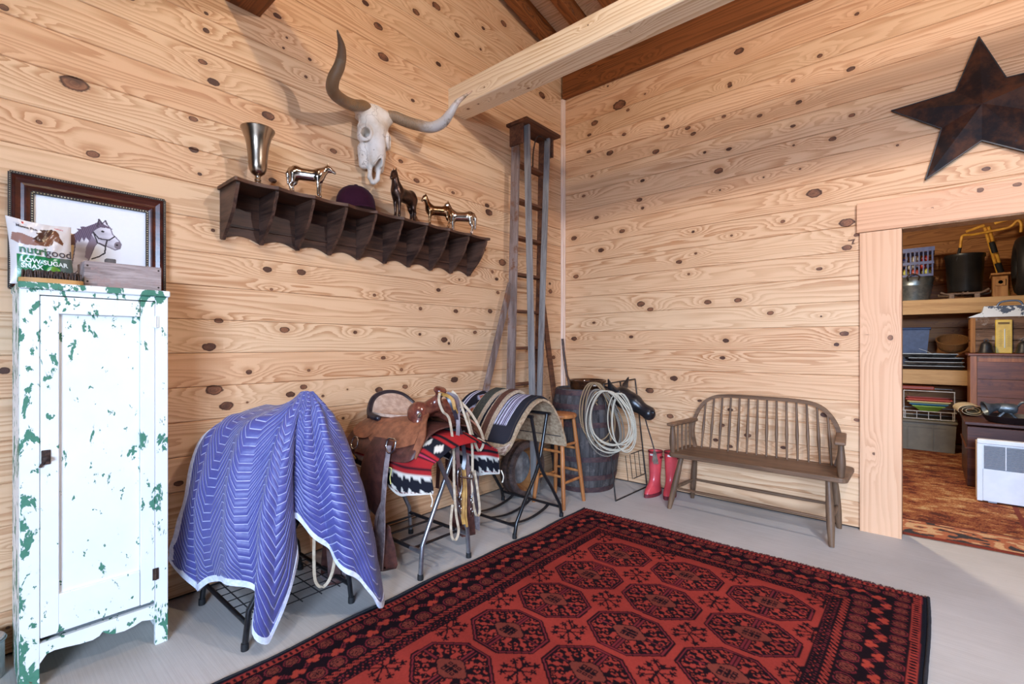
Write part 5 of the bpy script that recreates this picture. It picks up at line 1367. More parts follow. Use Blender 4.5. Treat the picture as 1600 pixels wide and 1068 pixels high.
def pad_cols(U, V):                                  # U along x (rear 0 .. front 1), V across (near hem 0 .. far hem 1)
    C = np.zeros(U.shape+(3,)); C[:] = C3(36, 36, 44)
    def s(a, b, c): C[(U >= a) & (U < b)] = c
    W = C3(208, 208, 224); P_ = C3(120, 108, 136); D = C3(44, 42, 54)
    s(.05, .075, W); s(.085, .10, C3(150, 158, 196)); s(.10, .115, W)
    for v0 in np.arange(.02, 1, .115):               # stepped motifs on the dark field
        d = np.abs(U-.26)/.085+np.abs(V-v0)/.042; q = np.floor(d*3)/3
        C[(q < .34)] = C3(160, 96, 72); C[(q >= .34) & (q < .67)] = C3(170, 178, 206) if int(v0*20) % 2 else D
    s(.38, .395, W); s(.405, .43, P_); s(.43, .445, W)
    b = .60
    for w_, c in ((.012, P_), (.018, W), (.012, D), (.022, W), (.016, P_), (.010, D), (.024, W), (.02, P_), (.012, W), (.016, D), (.022, C3(176, 170, 196)), (.014, D), (.022, W)):
        s(b, b+w_, c); b += w_
    jit = (np.sin(V*400+U*900) > .4) & (U > .60) & (U < .82); C[jit] = C[jit]*.75
    C[(U > .82)] = C3(46, 46, 52); C[(V < .19)] = C3(48, 47, 54); C[(V > .93)] = C3(48, 47, 54)
    ed = (np.abs(U-.985) < .008) | (np.abs(V-.008) < .006); C[ed] = C3(70, 62, 60)
    return C
n2 = pad_net(.010, 0, -.325, .315); n2[:, 0] += (0, .02, .045); n2[:, 1] += (0, .008, .02); n2[-1, 0] += (-.05, .0, .0); n2[:, 8:] = n2[:, 8:]+np.array((0, -.02, .05))
cloth_grid('woven_cover', weave('striped_pad_wool', .08), SP, n2, 40, 10, pad_cols, .014)
# corner patch with a diamond weave on the near front corner of the lining
def pt_cols(U, V):
    C = np.zeros(U.shape+(3,)); C[:] = C3(196, 178, 160); k = (np.abs(((U*2.5) % 1)-.5)+np.abs(((V*2.5) % 1)-.5)); C[(k < .42) & (k > .22)] = C3(116, 74, 72); C[k < .1] = C3(116, 74, 72); return C
cloth_grid('corner_patch', weave('diamond_patch'), SP, [[(.16,-.357,.568), (.17,-.345,.605)], [(.25,-.357,.566), (.27,-.338,.62)], [(.295,-.355,.575), (.335,-.322,.655)]], 10, 14, pt_cols, .004)

# ---------------------------------------------------------------- fleece lined cinch across the pad
FLE = mat('cream_fleece', srgb(206, 184, 158), srgb(168, 144, 118), rough=1.0, scale=120, bump=1.0, bdist=.008, spec=.05)
CN = thing('fleece_cinch', 'cream fleece lined cinch with dark webbing lying over the saddle pad', 'cinch', (.48, -1.44, 0))
def over(x, off, v0=0.0, v1=1.0, n=26, dx=0.0):
    sec = cr([(-.345, .62), (-.325, .665), (-.245, .785), (-.125, .895), (-.03, .935), (.03, .935), (.12, .885)], 6)
    i0, i1 = int(v0*(len(sec)-1)), int(v1*(len(sec)-1)); s = sec[i0:i1+1]
    return [(x+dx*k/len(s), y-off*.6, z+off) for k, (y, z) in enumerate(s)]
for x, w, off, mt_, nm, dx in ((-.055, .11, .016, FLE, 'fleece', .0), (.085, .085, .016, FLE, 'fleece', .0)):
    P = over(x, off, .06, .92, dx=dx); m = MB(); m.strap(P, (1,0,0), [w*(1+.05*math.sin(i*3.1)) for i in range(len(P))], .020); m.obj(nm, FLE, CN, 60)
m = MB(); m.strap(over(-.055, .030, .04, .95), (1,0,0), .074, .008); m.obj('webbing', mat('olive_webbing', srgb(64, 66, 56), srgb(44, 46, 40), rough=.85, scale=80), CN, 60)
m = MB(); m.strap(over(.085, .030, .02, .93), (1,0,0), .045, .008); m.obj('webbing', LDK, CN, 60)
for x in (-.05, .085):
    m = MB(); a = np.linspace(0, 2*PI, 18, endpoint=False); m.tube([(x+.030*math.cos(q), -.372, .655+.030*math.sin(q)) for q in a], .005, 8, True); m.obj('ring', CHR, CN, 60)
m = MB(); m.strap(cr([(.02,-.375,.66), (.06,-.385,.63), (.11,-.375,.64), (.09,-.37,.69)], 6), (0,0,1), .02, .006); m.obj('billet', LDK, CN, 60)
# ================================================================ corner: tub, stool, barrel, roping dummy, boots, bench, star
# ---------------------------------------------------------------- round wooden tub on its side under the ladder
TB_ = thing('wooden_tub', 'round dark wooden tub lying on its side behind the ladder', 'tub', (.245, -.965, 0))
TUBW = wood('tub_dark_wood', srgb(104, 84, 76), srgb(62, 50, 48), 0, 1.2, .7)
TUBI = wood('tub_lit_inner_wood', srgb(168, 112, 62), srgb(118, 74, 42), 0, 1.2, .7)  # orange of the lit inner wall is painted in
R90 = rotm('Y', PI/2)
m = MB(); m.lathe([(.205, -.075), (.228, -.02), (.236, .02), (.228, .055), (.222, .07), (.185, .07), (.188, .055)], 40, (0,0,.238), R90, caps=False); m.obj('staves', TUBW, TB_, 50)
m = MB(); m.lathe([(.188, .06), (.168, .04), (.14, -.03)], 40, (0,0,.238), R90, caps=False); m.obj('inner_wall', TUBI, TB_, 50)
m = MB(); m.lathe([(.0001, -.055), (.205, -.055), (.205, -.075), (.0001, -.075)], 40, (0,0,.238), R90); m.obj('bottom_board', mat('tub_grey_bottom', srgb(150, 146, 142), srgb(112, 106, 104), rough=.8, scale=10), TB_)
for x in (-.045, .035): MB().lathe([(.226 if x < 0 else .238, x-.014), (.231 if x < 0 else .240, x), (.228 if x < 0 else .236, x+.014)], 40, (0,0,.238), R90, caps=False).obj('hoop', RUST, TB_, 60)

# ---------------------------------------------------------------- stool
ST = thing('bar_stool', 'plain honey coloured wooden stool in front of the barrel', 'stool', (.578, -.890, 0))
HON = wood('stool_honey_wood', srgb(194, 130, 76), srgb(150, 92, 50), 2, 1.0, .4, 1.0, .1)
m = MB(); m.lathe([(.0001,.700), (.125,.700), (.143,.706), (.147,.718), (.143,.730), (.128,.735), (.0001,.733)], 36); m.obj('seat', HON, ST, 40)
fe = [(.155,-.155), (.15,.145), (-.15,.155), (-.15,-.15)]; tp_ = [(.085,-.085), (.085,.085), (-.085,.085), (-.085,-.085)]
def sp_(k, z): f = z/.70; return np.array((fe[k][0]+(tp_[k][0]-fe[k][0])*f, fe[k][1]+(tp_[k][1]-fe[k][1])*f, z))
for k in range(4):
    P = [sp_(k, z) for z in np.linspace(0, .704, 8)]; MB().tube(P, [.0145,.0165,.0180,.0185,.0185,.0175,.016,.015], 12).obj('leg', HON, ST, 50)
for k in range(4):
    l = (k+1) % 4
    for z in ((.20, .49) if k % 2 == 0 else (.25, .44)): MB().tube(lin(sp_(k, z), sp_(l, z), 5), [.009,.0115,.012,.0115,.009], 10).obj('rung', HON, ST, 50)

# ---------------------------------------------------------------- oak barrel
BA = thing('oak_barrel', 'old dark oak barrel with iron hoops in the room corner', 'barrel', (.475, -.335, 0))
STV = wood('barrel_stave_wood', srgb(88, 82, 80), srgb(44, 40, 40), 2, 1.0, .75, 1.0, .4, srgb(104, 96, 92))
HOOP = mat('barrel_hoop_rust', srgb(96, 70, 66), srgb(70, 52, 56), rough=.65, metal=.35, scale=24, bump=.3)
BH = .905
def brad(z): f = z/BH*2-1; return .262+.056*(1-f*f)
NS = 22
for k in range(NS):
    a0 = 2*PI*k/NS+.004; a1 = 2*PI*(k+1)/NS-.004; V = []; F = []
    zs = np.linspace(0, BH, 11)
    for z in zs:
        for a, dr_ in ((a0, -.003), ((a0+a1)/2, .0015), (a1, -.003)): r = brad(z)+dr_; V.append((r*math.cos(a), r*math.sin(a), z))
        for a in (a1, a0): r = brad(z)-.022; V.append((r*math.cos(a), r*math.sin(a), z))
    for i in range(10):
        for j in range(5): l = (j+1) % 5; F.append((i*5+j, i*5+l, (i+1)*5+l, (i+1)*5+j))
    F += [(4,3,2,1,0), tuple(50+j for j in range(5))]
    MB().add(V, F).obj('stave', STV, BA)
for z, h_ in ((.025,.045), (.135,.045), (.30,.045), (.60,.045), (.755,.045), (.875,.045)):
    MB().lathe([(brad(z-h_/2)+.002, z-h_/2), (brad(z-h_/2)+.0045, z-h_/2), (brad(z)+.0055, z), (brad(z+h_/2)+.0045, z+h_/2), (brad(z+h_/2)+.002, z+h_/2)], 48, caps=False).obj('hoop', HOOP, BA, 60)
MB().lathe([(.0001,.868), (.243,.868), (.243,.888), (.0001,.888)], 40).obj('head', STV, BA)
# ---------------------------------------------------------------- brown glazed bowl on the barrel
GB = thing('glazed_bowl', 'shallow dark brown glazed crock on top of the barrel', 'bowl', (.525, -.36, .889))
GLZ = mat('brown_glaze', srgb(78, 46, 26), srgb(48, 28, 18), rough=.1, scale=8, bump=0, spec=.7)
m = MB(); m.lathe([(.0001,0), (.145,0), (.155,.006), (.163,.045), (.165,.072), (.171,.078), (.171,.090), (.163,.093), (.154,.085), (.150,.06), (.143,.016), (.0001,.013)], 44, caps=False); m.obj('crock', GLZ, GB, 50)
m = MB(); m.box((.135, -.098, .05), (.002, .03, .012), rotm('Z', -.62)); m.obj('paper_label', mat('label_paper', srgb(230, 228, 224), bump=0), GB)
# ---------------------------------------------------------------- walking stick
WS_ = thing('walking_stick', 'knobbly dark walking stick leaning in the room corner', 'stick', (.055, -.06, 0))
m = MB(); P = cr([(.14, .0, .0), (.09, .004, .45), (.05, .012, .9), (.035, -.006, 1.0), (.012, -.02, 1.2), (.0, -.03, 1.365)], 8)
m.tube(P-np.array((.0,.0,0)), [.011+.0025*abs(math.sin(i*1.3)) for i in range(len(P))], 10); m.obj('shaft', mat('stick_bark', srgb(84, 56, 42), srgb(52, 34, 28), rough=.4, scale=30, bump=.3), WS_, 60)

# ---------------------------------------------------------------- roping dummy stand with steer head
IRON = mat('thin_iron_rod', srgb(72, 66, 62), srgb(46, 42, 40), rough=.5, metal=.5, bump=.1)
RD_ = thing('roping_dummy', 'folding iron rod stand with a black plastic steer head', 'roping dummy', (.9, -.32, 0))
def rp(x, y, z): return np.array((x-.9, y+.32, z))
A0, A1, A2, A3 = rp(.938,-.587,.005), rp(.835,-.605,.97), rp(.845,-.05,.985), rp(.955,-.035,.005)
for a, b, nm in ((A0, A1, 'rod'), (A1, A2, 'rod'), (A2, A3, 'rod'), (A3, A0, 'rod')): MB().tube(lin(a, b, 4), .0062, 8).obj(nm, IRON, RD_, 60)
G0, G1 = A0*.88+A1*.12, A3*.88+A2*.12; G2, G3 = A0*.66+A1*.34, A3*.66+A2*.34
MB().tube(lin(G0*.4+G1*.6, G1, 3), .0045, 6).obj('rack_rod', IRON, RD_); MB().tube(lin(G2*.4+G3*.6, G3, 3), .0045, 6).obj('rack_rod', IRON, RD_)
for k in range(5):
    f = .42+.14*k; MB().tube(lin(G0*(1-f)+G1*f, G2*(1-f)+G3*f, 3), .0035, 6).obj('rack_rod', IRON, RD_)
MB().tube(lin(A1*.5+A2*.5, rp(.90,-.42,.90), 3), .007, 8).obj('neck_rod', IRON, RD_)
def fhead(p):
    d = s_cap(p, (.02, 0, .86), (.13, 0, .815), .082, .068)
    d = smin(d, s_cap(p, (.12, 0, .815), (.262, 0, .735), .060, .050), .04)
    d = smin(d, s_ell(p, (.272, 0, .732), (.046, .058, .052)), .03)
    d = smin(d, s_cap(p, (-.03, 0, .85), (.05, 0, .79), .050, .045), .04)
    for e in (-1, 1):
        d = smin(d, s_ell(p, (.075, .055*e, .858), (.030, .018, .022)), .02)
        d = smin(d, s_cap(p, (.0, .055*e, .90), (-.015, .125*e, .94), .030, .026), .02)
        d = smin(d, s_cap(p, (-.015, .125*e, .94), (-.01, .180*e, 1.01), .026, .008), .012)
        d = smax(d, -s_ell(p, (.305, .026*e, .745), (.016, .010, .012)), .006)
    return d
hd = organic(fhead, (-.12, -.21, .64), (.35, .21, 1.04), .0085, 'steer_head', mat('black_plastic', srgb(34, 33, 36), srgb(20, 20, 22), rough=.32, scale=18, bump=.05), RD_)
hd.location = (-.02, -.09, .0)
# ---------------------------------------------------------------- coiled ropes
def rope_mat(name, c1, c2):
    t = NT(name); o = t.obj(); w = t.n('ShaderNodeTexWave', {'Scale': 46.0, 'Distortion': 1.0}, bands_direction='DIAGONAL'); t.set(w.inputs['Vector'], o)
    t.bump(w.outputs[1], .5, .003); return t.out(t.mix(w.outputs[1], c1, c2), .8, 0, .2)
def coil(label, cat, loc, mt, n, rw, rh, jit, r, tilt=0.0, seed=1, knot=None, group='coiled ropes on the roping dummy'):
    rnd = random.Random(seed); root = thing('coiled_rope', label, cat, loc, 0, group); ex = np.array((.78, .62, 0)); ez = np.array((0, 0, 1.0)); en = np.array((.62, -.78, 0)); P = []
    for k in range(n):
        w, h_ = rw*(1+rnd.uniform(-jit, jit)), rh*(1+rnd.uniform(-jit, jit)); cx, cn = rnd.uniform(-.02, .02), rnd.uniform(-.014, .014)+.006*k
        for j in range(28):
            a = 2*PI*j/28+PI/2; s_ = math.sin(a); P.append(ex*(cx+w*math.cos(a)*(1-.22*s_)+tilt*s_*rh)+ez*(h_*s_+(rh-h_))+en*(cn+.01*math.sin(2*a)))
    MB().tube(cr(P, 2), r, 7).obj('rope', mt, root, 60)
    if knot is not None:
        m = MB(); c = np.array(knot); m.tube(cr([c+np.array((.012*math.cos(a), .012*math.sin(a), .006*a-.02)) for a in np.linspace(0, 6*PI, 30)], 1), r*1.0, 7); m.obj('honda_knot', mt, root, 60)
    return root
ROPB = rope_mat('rope_tan', srgb(170, 142, 108), srgb(120, 96, 70)); ROPW = rope_mat('rope_white', srgb(216, 208, 188), srgb(168, 158, 138)); ROPG = rope_mat('rope_grey', srgb(150, 140, 126), srgb(104, 96, 86))
coil('tan lariat rope hanging as a tall loop at the left of the steer head', 'rope', (.800, -.655, .72), ROPB, 4, .125, .265, .10, .0058, -.10, 3, (.0, -.02, .10))
coil('white lariat rope coiled under the black steer head', 'rope', (.920, -.660, .69), ROPW, 6, .165, .235, .10, .0052, -.14, 5)
coil('pale rope coil drooping at the right, nearest the red boots', 'rope', (1.005, -.600, .68), ROPW, 3, .10, .225, .12, .0050, -.10, 21)
coil('grey rope coil hanging lowest on the stand', 'rope', (.850, -.630, .66), ROPG, 4, .135, .27, .14, .0055, -.16, 9)
# ---------------------------------------------------------------- quirt with grey tassel
QT = thing('riding_quirt', 'thin dark quirt with a frayed grey tassel hanging by the red boots', 'quirt', (1.12, -.36, 0))
m = MB(); m.tube(cr([(-.03,.0,.69), (.0,-.02,.62), (.05,-.05,.52), (.085,-.075,.45)], 6), .0055, 8); m.obj('handle', LBK, QT, 60)
m = MB()
for k in range(26):
    a = random.uniform(0, 2*PI); r = random.uniform(.008, .03); c = np.array((.088, -.078, .45))
    m.tube([c, c+np.array((r*.5*math.cos(a)+.006, r*.5*math.sin(a), -.04)), c+np.array((r*math.cos(a)+.012, r*math.sin(a), -.075-.05*random.random()))], .0032, 5)
o = m.obj('tassel', mat('frayed_grey', srgb(140, 126, 112), srgb(96, 84, 74), rough=1, bump=0), QT); o['kind'] = 'stuff'

# ---------------------------------------------------------------- red rubber boots
REDB = mat('red_rubber', srgb(214, 78, 82), srgb(200, 68, 74), rough=.3, scale=6, bump=.02); REDD = mat('red_rubber_sole', srgb(122, 36, 44), srgb(100, 30, 38), rough=.6)
def boot(label, loc, rz):
    B_ = thing('rubber_boot', label, 'boot', loc, rz, 'pair of red rubber boots'); P = cr([(.0,.0), (.0,.0)], 1)
    sec = [(.030, .0, .046, .118), (.055, .004, .045, .112), (.085, .018, .043, .088), (.11, .030, .043, .066), (.15, .036, .044, .054), (.20, .038, .048, .055), (.26, .040, .052, .059), (.32, .042, .055, .062), (.375, .043, .057, .064)]
    V = []; F = []; n = 28
    for z, cy, rx, ry in sec:
        for k in range(n):
            a = 2*PI*k/n; V.append((rx*math.cos(a), cy+ry*math.sin(a), z))
    for i in range(len(sec)-1):
        for k in range(n): l = (k+1) % n; F.append((i*n+k, i*n+l, (i+1)*n+l, (i+1)*n+k))
    b = len(V)
    for z, cy, rx, ry in ((.374, .043, .052, .059), (.30, .041, .049, .055), (.15, .036, .040, .048)):
        for k in range(n): a = 2*PI*k/n; V.append((rx*math.cos(a), cy+ry*math.sin(a), z))
    last = (len(sec)-1)*n
    for (s0, s1) in ((last, b), (b, b+n), (b+n, b+2*n)):
        for k in range(n): l = (k+1) % n; F.append((s0+k, s0+l, s1+l, s1+k))
    F.append(tuple(range(b+2*n, b+3*n))); F.append(tuple(range(n-1, -1, -1)))
    MB().add(V, F).obj('shaft', REDB, B_, 70)
    so = [((.048+.006*math.sin(a))*math.cos(a)*(1 if math.sin(a) < .3 else .92), .0+.124*math.sin(a)) for a in np.linspace(0, 2*PI, 32, endpoint=False)]
    MB().prism(so, (0,0,0), (1,0,0), (0,1,0), (0,0,.028)).obj('sole', REDD, B_)
    MB().lathe([(.0585,.366), (.0605,.371), (.0605,.379), (.0555,.381)], 28, (0,.043,0), np.diag([1.0, 1.11, 1]), caps=False).obj('rim', REDD, B_, 60)
    MB().box((0, -.0215, .352), (.028, .004, .016), bev=.001).obj('white_badge', mat('boot_badge', srgb(240, 236, 232), bump=0), B_)
    MB().strap([(.057, .02, .33), (.0605, .043, .33), (.057, .066, .33)], (0,0,1), .018, .004).obj('side_strap', REDD, B_, 60)
boot('red rubber boot standing left, nearer the roping dummy', (1.096, -.22, 0), -.1)
boot('red rubber boot standing right, close to the bench', (1.225, -.165, 0), .12)

# ---------------------------------------------------------------- spindle back bench
BN = thing('spindle_bench', 'brown wooden spindle back bench with hooped back against the pine wall', 'bench', (1.925, -.28, 0))
def bq(x, y, z): return np.array((x-1.925, y+.28, z))
OAK = wood('bench_brown_oak', srgb(128, 98, 74), srgb(88, 64, 46), 0, 1.0, .5, 1.0, .2); OAKZ = wood('bench_turned_oak', srgb(122, 94, 70), srgb(84, 62, 46), 2, 1.0, .5, 1.0, .2)
seat_ = []
for cx_, cy_, a0 in ((2.47, -.43, -PI/2), (2.47, -.10, 0), (1.38, -.10, PI/2), (1.38, -.43, PI)):
    for k in range(5):
        a = a0+PI/2*k/4; seat_.append((cx_+.045*math.cos(a), cy_+.045*math.sin(a)))
m = MB(); m.prism([(x-1.925, y+.28) for x, y in seat_], (0,0,.414), (1,0,0), (0,1,0), (0,0,.034)); o = m.obj('seat', OAK, BN)
bv = o.modifiers.new('bevel', 'BEVEL'); bv.width = .008; bv.segments = 2
hoop = cr([bq(1.425,-.115,.445), bq(1.40,-.105,.56), bq(1.405,-.09,.66), bq(1.45,-.075,.775), bq(1.53,-.065,.855), bq(1.66,-.06,.885), bq(1.92,-.06,.888), bq(2.18,-.06,.882), bq(2.31,-.065,.85), bq(2.39,-.075,.765), bq(2.43,-.09,.66), bq(2.435,-.105,.56), bq(2.41,-.115,.445)], 6)
MB().strap(hoop, (0, 1, .1), .024, .026).obj('back_hoop', OAK, BN, 30)
hx = hoop[:, 0]+1.925; hz = hoop[:, 2]
top_i = [i for i in range(len(hx)) if hz[i] > .60]
for k in range(14):
    f = k/13; xb = 1.475+(2.385-1.475)*f; xt = 1.495+(2.355-1.495)*f
    i = min(top_i, key=lambda j: abs(hx[j]-xt)); zt = hz[i]-.004; yt = hoop[i][1]-.28
    a, b = bq(xb, -.115, .44), bq(xt, yt, zt)
    P = [a+(b-a)*q for q in (0, .15, .3, .42, .55, .75, 1)]; MB().tube(P, [.0075,.008,.0095,.012,.0105,.008,.007], 8).obj('spindle', OAKZ, BN, 60)
for e, xa in ((-1, 1.365), (1, 2.478)):
    MB().bar(bq(xa, -.495, .672), bq(xa+(.042 if e < 0 else -.04), -.08, .672), .062, .024, (1,0,0), .006).obj('arm', OAK, BN)
    P = lin(bq(xa, -.44, .44), bq(xa, -.445, .665), 6); MB().tube(P, [.016,.022,.026,.024,.019,.016], 12).obj('arm_post', OAKZ, BN, 60)
    for k in range(4):
        y = -.37+.068*k; xx = xa+(.042 if e < 0 else -.04)*(y+.495)/.41
        MB().tube(lin(bq(xx, y, .44), bq(xx, y, .665), 4), [.007,.009,.009,.007], 8).obj('arm_spindle', OAKZ, BN, 60)
legs = {}
for nm, top, bot in (('fl', (1.425,-.41,.418), (1.345,-.462,0)), ('fr', (2.405,-.41,.418), (2.432,-.485,0)), ('rl', (1.43,-.13,.418), (1.385,-.075,0)), ('rr', (2.40,-.13,.418), (2.425,-.07,0))):
    a, b = bq(*top), bq(*bot); P = [b+(a-b)*q for q in (0, .1, .25, .42, .60, .8, 1)]; MB().tube(P, [.0155,.019,.023,.0245,.024,.020,.017], 12).obj('leg', OAKZ, BN, 60); legs[nm] = (a, b)
mid = lambda k, f: legs[k][1]+(legs[k][0]-legs[k][1])*f
for a, b in (('fl', 'fr'), ('rl', 'rr')): MB().tube(lin(mid(a, .40), mid(b, .40), 6), [.009,.012,.0135,.0135,.012,.009], 10).obj('stretcher', OAK, BN, 60)
for a, b in (('fl', 'rl'), ('fr', 'rr')): MB().tube(lin(mid(a, .40), mid(b, .40), 6), [.009,.012,.015,.015,.012,.009], 10).obj('stretcher', OAK, BN, 60)

# ---------------------------------------------------------------- barn star
SR = thing('barn_star', 'large rusty black metal barn star on the wall above the doorway', 'star', (3.148, -.022, 2.755))
t = NT('rusty_star_metal'); n = t.noise(t.obj(), 7.0, 5.0, .65); c = t.mix(t.smooth(n, .38, .66), srgb(44, 40, 42), srgb(96, 62, 46))
c = t.mix(t.smooth(t.noise(t.obj(), 30.0, 4.0, .7), .6, .8), c, srgb(58, 64, 74)); t.bump(n, .1, .003); STM = t.out(c, .5, .45, .4)
V = [(0, -.105, 0)]; F = []
for k in range(10):
    a = PI/2+2*PI*k/10+.02; r = .455 if k % 2 == 0 else .192; V.append((r*math.cos(a), -.004, r*math.sin(a)))
for k in range(10): F.append((0, 1+k, 1+(k+1) % 10))
V += [(v[0], .02, v[2]) for v in V[1:11]]
for k in range(10): F.append((1+k, 11+k, 11+(k+1) % 10, 1+(k+1) % 10))
F.append(tuple(range(11, 21)))
MB().add(V, F).obj('star_face', STM, SR)
m = MB()
for k in range(10):
    p = np.array(V[1+k]); q = np.array(V[1+(k+1) % 10]); m.bar(p, q, .006, .006)
m.obj('rolled_edge', BLKF, SR)
# ================================================================ store room seen through the doorway
SHW = wood('shelf_pale_pine', srgb(206, 166, 112), srgb(172, 130, 82), 0, 1.0, .6, 1.0, .15)
SU = thing('storage_shelf', 'pine plank shelving along the back of the store room', 'shelf', (3.2, 3.95, 0))
for z in (1.0, 1.85):
    MB().box((0, 0, z-.012), (2.6, .76, .024), bev=.002).obj('shelf_board', SHW, SU)
    MB().box((0, -.395, z-.087), (2.6, .03, .176), bev=.003).obj('front_rail', SHW, SU)
for x in (-1.25, 1.25): MB().box((x, 0, 1.3), (.06, .72, 2.6), bev=.003).obj('upright', SHW, SU)
# faded oriental rug on the store room floor
def srug_cols(U, V):
    C = np.zeros(U.shape+(3,)); n = NR.rand(*U.shape)
    def cells(fu, fv):                                       # smooth value noise
        g = NR.rand(fu+2, fv+2); x = U*fu; y = V*fv; i = x.astype(int); j = y.astype(int); fx = x-i; fy = y-j
        return g[i, j]*(1-fx)*(1-fy)+g[i+1, j]*fx*(1-fy)+g[i, j+1]*(1-fx)*fy+g[i+1, j+1]*fx*fy
    base = cells(26, 90)*.5+cells(70, 210)*.35+cells(9, 30)*.5+n*.25-.8
    C[:] = C3(158, 98, 64); C[base > .12] = C3(186, 130, 86); C[base < -.10] = C3(128, 66, 48); C[base > .26] = C3(202, 166, 118); C[base < -.24] = C3(92, 54, 44)
    bd = (V < .10); fl = cells(34, 130)
    C[bd] = C3(182, 112, 80); C[bd & (fl > .62)] = C3(214, 172, 128); C[bd & (fl < .34)] = C3(70, 66, 66)
    C[(V < .014)] = C3(132, 60, 48); C[(np.abs(V-.10) < .003)] = C3(112, 60, 48)
    C[(U > .585) & (U < .60)] = C3(124, 62, 50); C[(U > .60) & (cells(40, 120) < .33)] = C3(70, 62, 62)
    return C*(1+.2*(n[..., None]-.5))
RG2 = thing('faded_rug', 'worn rust and tan oriental rug on the store room floor', 'rug', (3.25, 2.05, 0))
# edge follows the slightly skewed lie of the rug
col_grid('pile', cmat('faded_rug_wool', 'col', .95, (300.0, .4, .003), .08, .1), RG2, lambda U, V: np.stack([(U-.5)*1.9+.0, -2.0+V*3.9+.10*U, .0068+.0012*np.sin(U*40)*np.sin(V*30)], -1), 300, 420, srug_cols)
MB().prism([(-.945, -1.995), (.945, -1.895), (.945, 2.0), (-.945, 1.9)], (0,0,.0005), (1,0,0), (0,1,0), (0,0,.0045)).obj('backing', mat('faded_rug_backing', srgb(136, 96, 66), srgb(110, 74, 52), rough=.95), RG2)

# dark blanket chest
CHD = wood('chest_dark_wood', srgb(96, 58, 46), srgb(60, 34, 32), 0, 1.0, .35, 1.0, .1); CHS = wood('chest_red_wood', srgb(124, 74, 50), srgb(84, 48, 34), 1, 1.0, .4, 1.0, .1)
BC = thing('blanket_chest', 'dark brown wooden blanket chest behind the white heater', 'chest', (3.62, 2.33, 0))
MB().box((0, 0, .285), (.90, .88, .545), bev=.004).obj('body', CHD, BC)
MB().box((0, -.005, .588), (.935, .915, .032), bev=.006).obj('lid', CHD, BC)
m = MB(); m.box((0, -.446, .36), (.90, .012, .014)); m.box((-.456, 0, .36), (.012, .88, .014)); m.obj('moulding', CHS, BC)
# cedar cupboard at the back
CC = thing('cedar_cupboard', 'reddish cedar cupboard standing behind the dark chest', 'cupboard', (3.72, 3.135, 0))
CED = wood('cedar_boards', srgb(140, 84, 56), srgb(98, 56, 40), 0, .9, .4, 1.1, .15, srgb(92, 52, 42)); CEL = wood('cedar_lit_side', srgb(178, 112, 62), srgb(138, 82, 44), 2, 1.0, .4)  # CEL carries the orange light on the left side in its colour
MB().box((0, .02, .60), (.96, .49, 1.18), bev=.004).obj('body', CEL, CC)
for k in range(6): MB().box((.02, -.232, .10+.187*k), (.90, .014, .183), bev=.002).obj('front_board', CED, CC)
m = MB(); m.box((-.455, -.236, .60), (.055, .02, 1.18), bev=.003); m.obj('corner_stile', CEL, CC)
MB().box((0, .01, 1.20), (1.0, .54, .028), bev=.006).obj('top', CED, CC)
TOPC = 1.2145
# rustic crate on it
CRT = thing('rustic_crate', 'weathered brown wooden crate on the cedar cupboard', 'crate', (3.62, 3.19, TOPC))
RUW = wood('crate_rustic', srgb(126, 98, 78), srgb(66, 48, 40), 0, 1.2, .8, 1.2, .4, srgb(150, 140, 132)); RUP = wood('crate_post', srgb(168, 116, 66), srgb(120, 76, 42), 2, 1.0, .7)
for k in range(3): MB().box((.0, -.155, .068+.125*k), (.74, .018, .120), bev=.003).obj('front_slat', RUW, CRT)
for k in range(3): MB().box((-.365, .0, .068+.125*k), (.018, .28, .120), bev=.003).obj('side_slat', RUP, CRT)
MB().box((.0, .15, .19), (.74, .018, .37), bev=.003).obj('back_panel', RUW, CRT); MB().box((-.352, -.148, .19), (.04, .04, .375), bev=.003).obj('post', RUP, CRT)
MB().box((0, 0, .378), (.76, .33, .014), bev=.003).obj('lid', RUW, CRT)
# enamel lamp shade on the crate
EN = thing('enamel_pan', 'chipped white and blue enamel roof shaped pan on the crate', 'pan', (3.62, 3.18, TOPC+.3855))
t = NT('chipped_enamel'); n = t.noise(t.obj(), 14.0, 5.0, .65); cz = t.n('ShaderNodeSeparateXYZ', {0: t.obj()}).outputs[2]
ENM = t.out(t.mix(t.smooth(t.math('ADD', n, t.math('MULTIPLY', cz, 1.4)), .60, .63), srgb(226, 236, 244), srgb(88, 102, 124)), .25, 0, .5)
V = [(-.39,-.15,0), (.39,-.15,0), (.39,.15,0), (-.39,.15,0), (-.28,-.12,.05), (.34,-.12,.05), (.34,.12,.05), (-.28,.12,.05), (-.26,-.07,.12), (.3,-.07,.12), (.3,.07,.12), (-.26,.07,.12)]
F = [(0,1,5,4), (1,2,6,5), (2,3,7,6), (3,0,4,7), (4,5,9,8), (5,6,10,9), (6,7,11,10), (7,4,8,11), (8,9,10,11), (3,2,1,0)]
MB().add(V, F).obj('shell', ENM, EN)
m = MB(); m.tube(cr([(-.16,0,.118), (-.12,0,.165), (.0,0,.17), (.04,0,.118)], 5), .010, 8); m.obj('handle', ENM, EN, 60)
m = MB(); m.lathe([(.03,.118), (.035,.135), (.018,.15), (.026,.17), (.0001,.18)], 14, (.10, -.01, 0)); m.obj('knob', ENM, EN, 50)
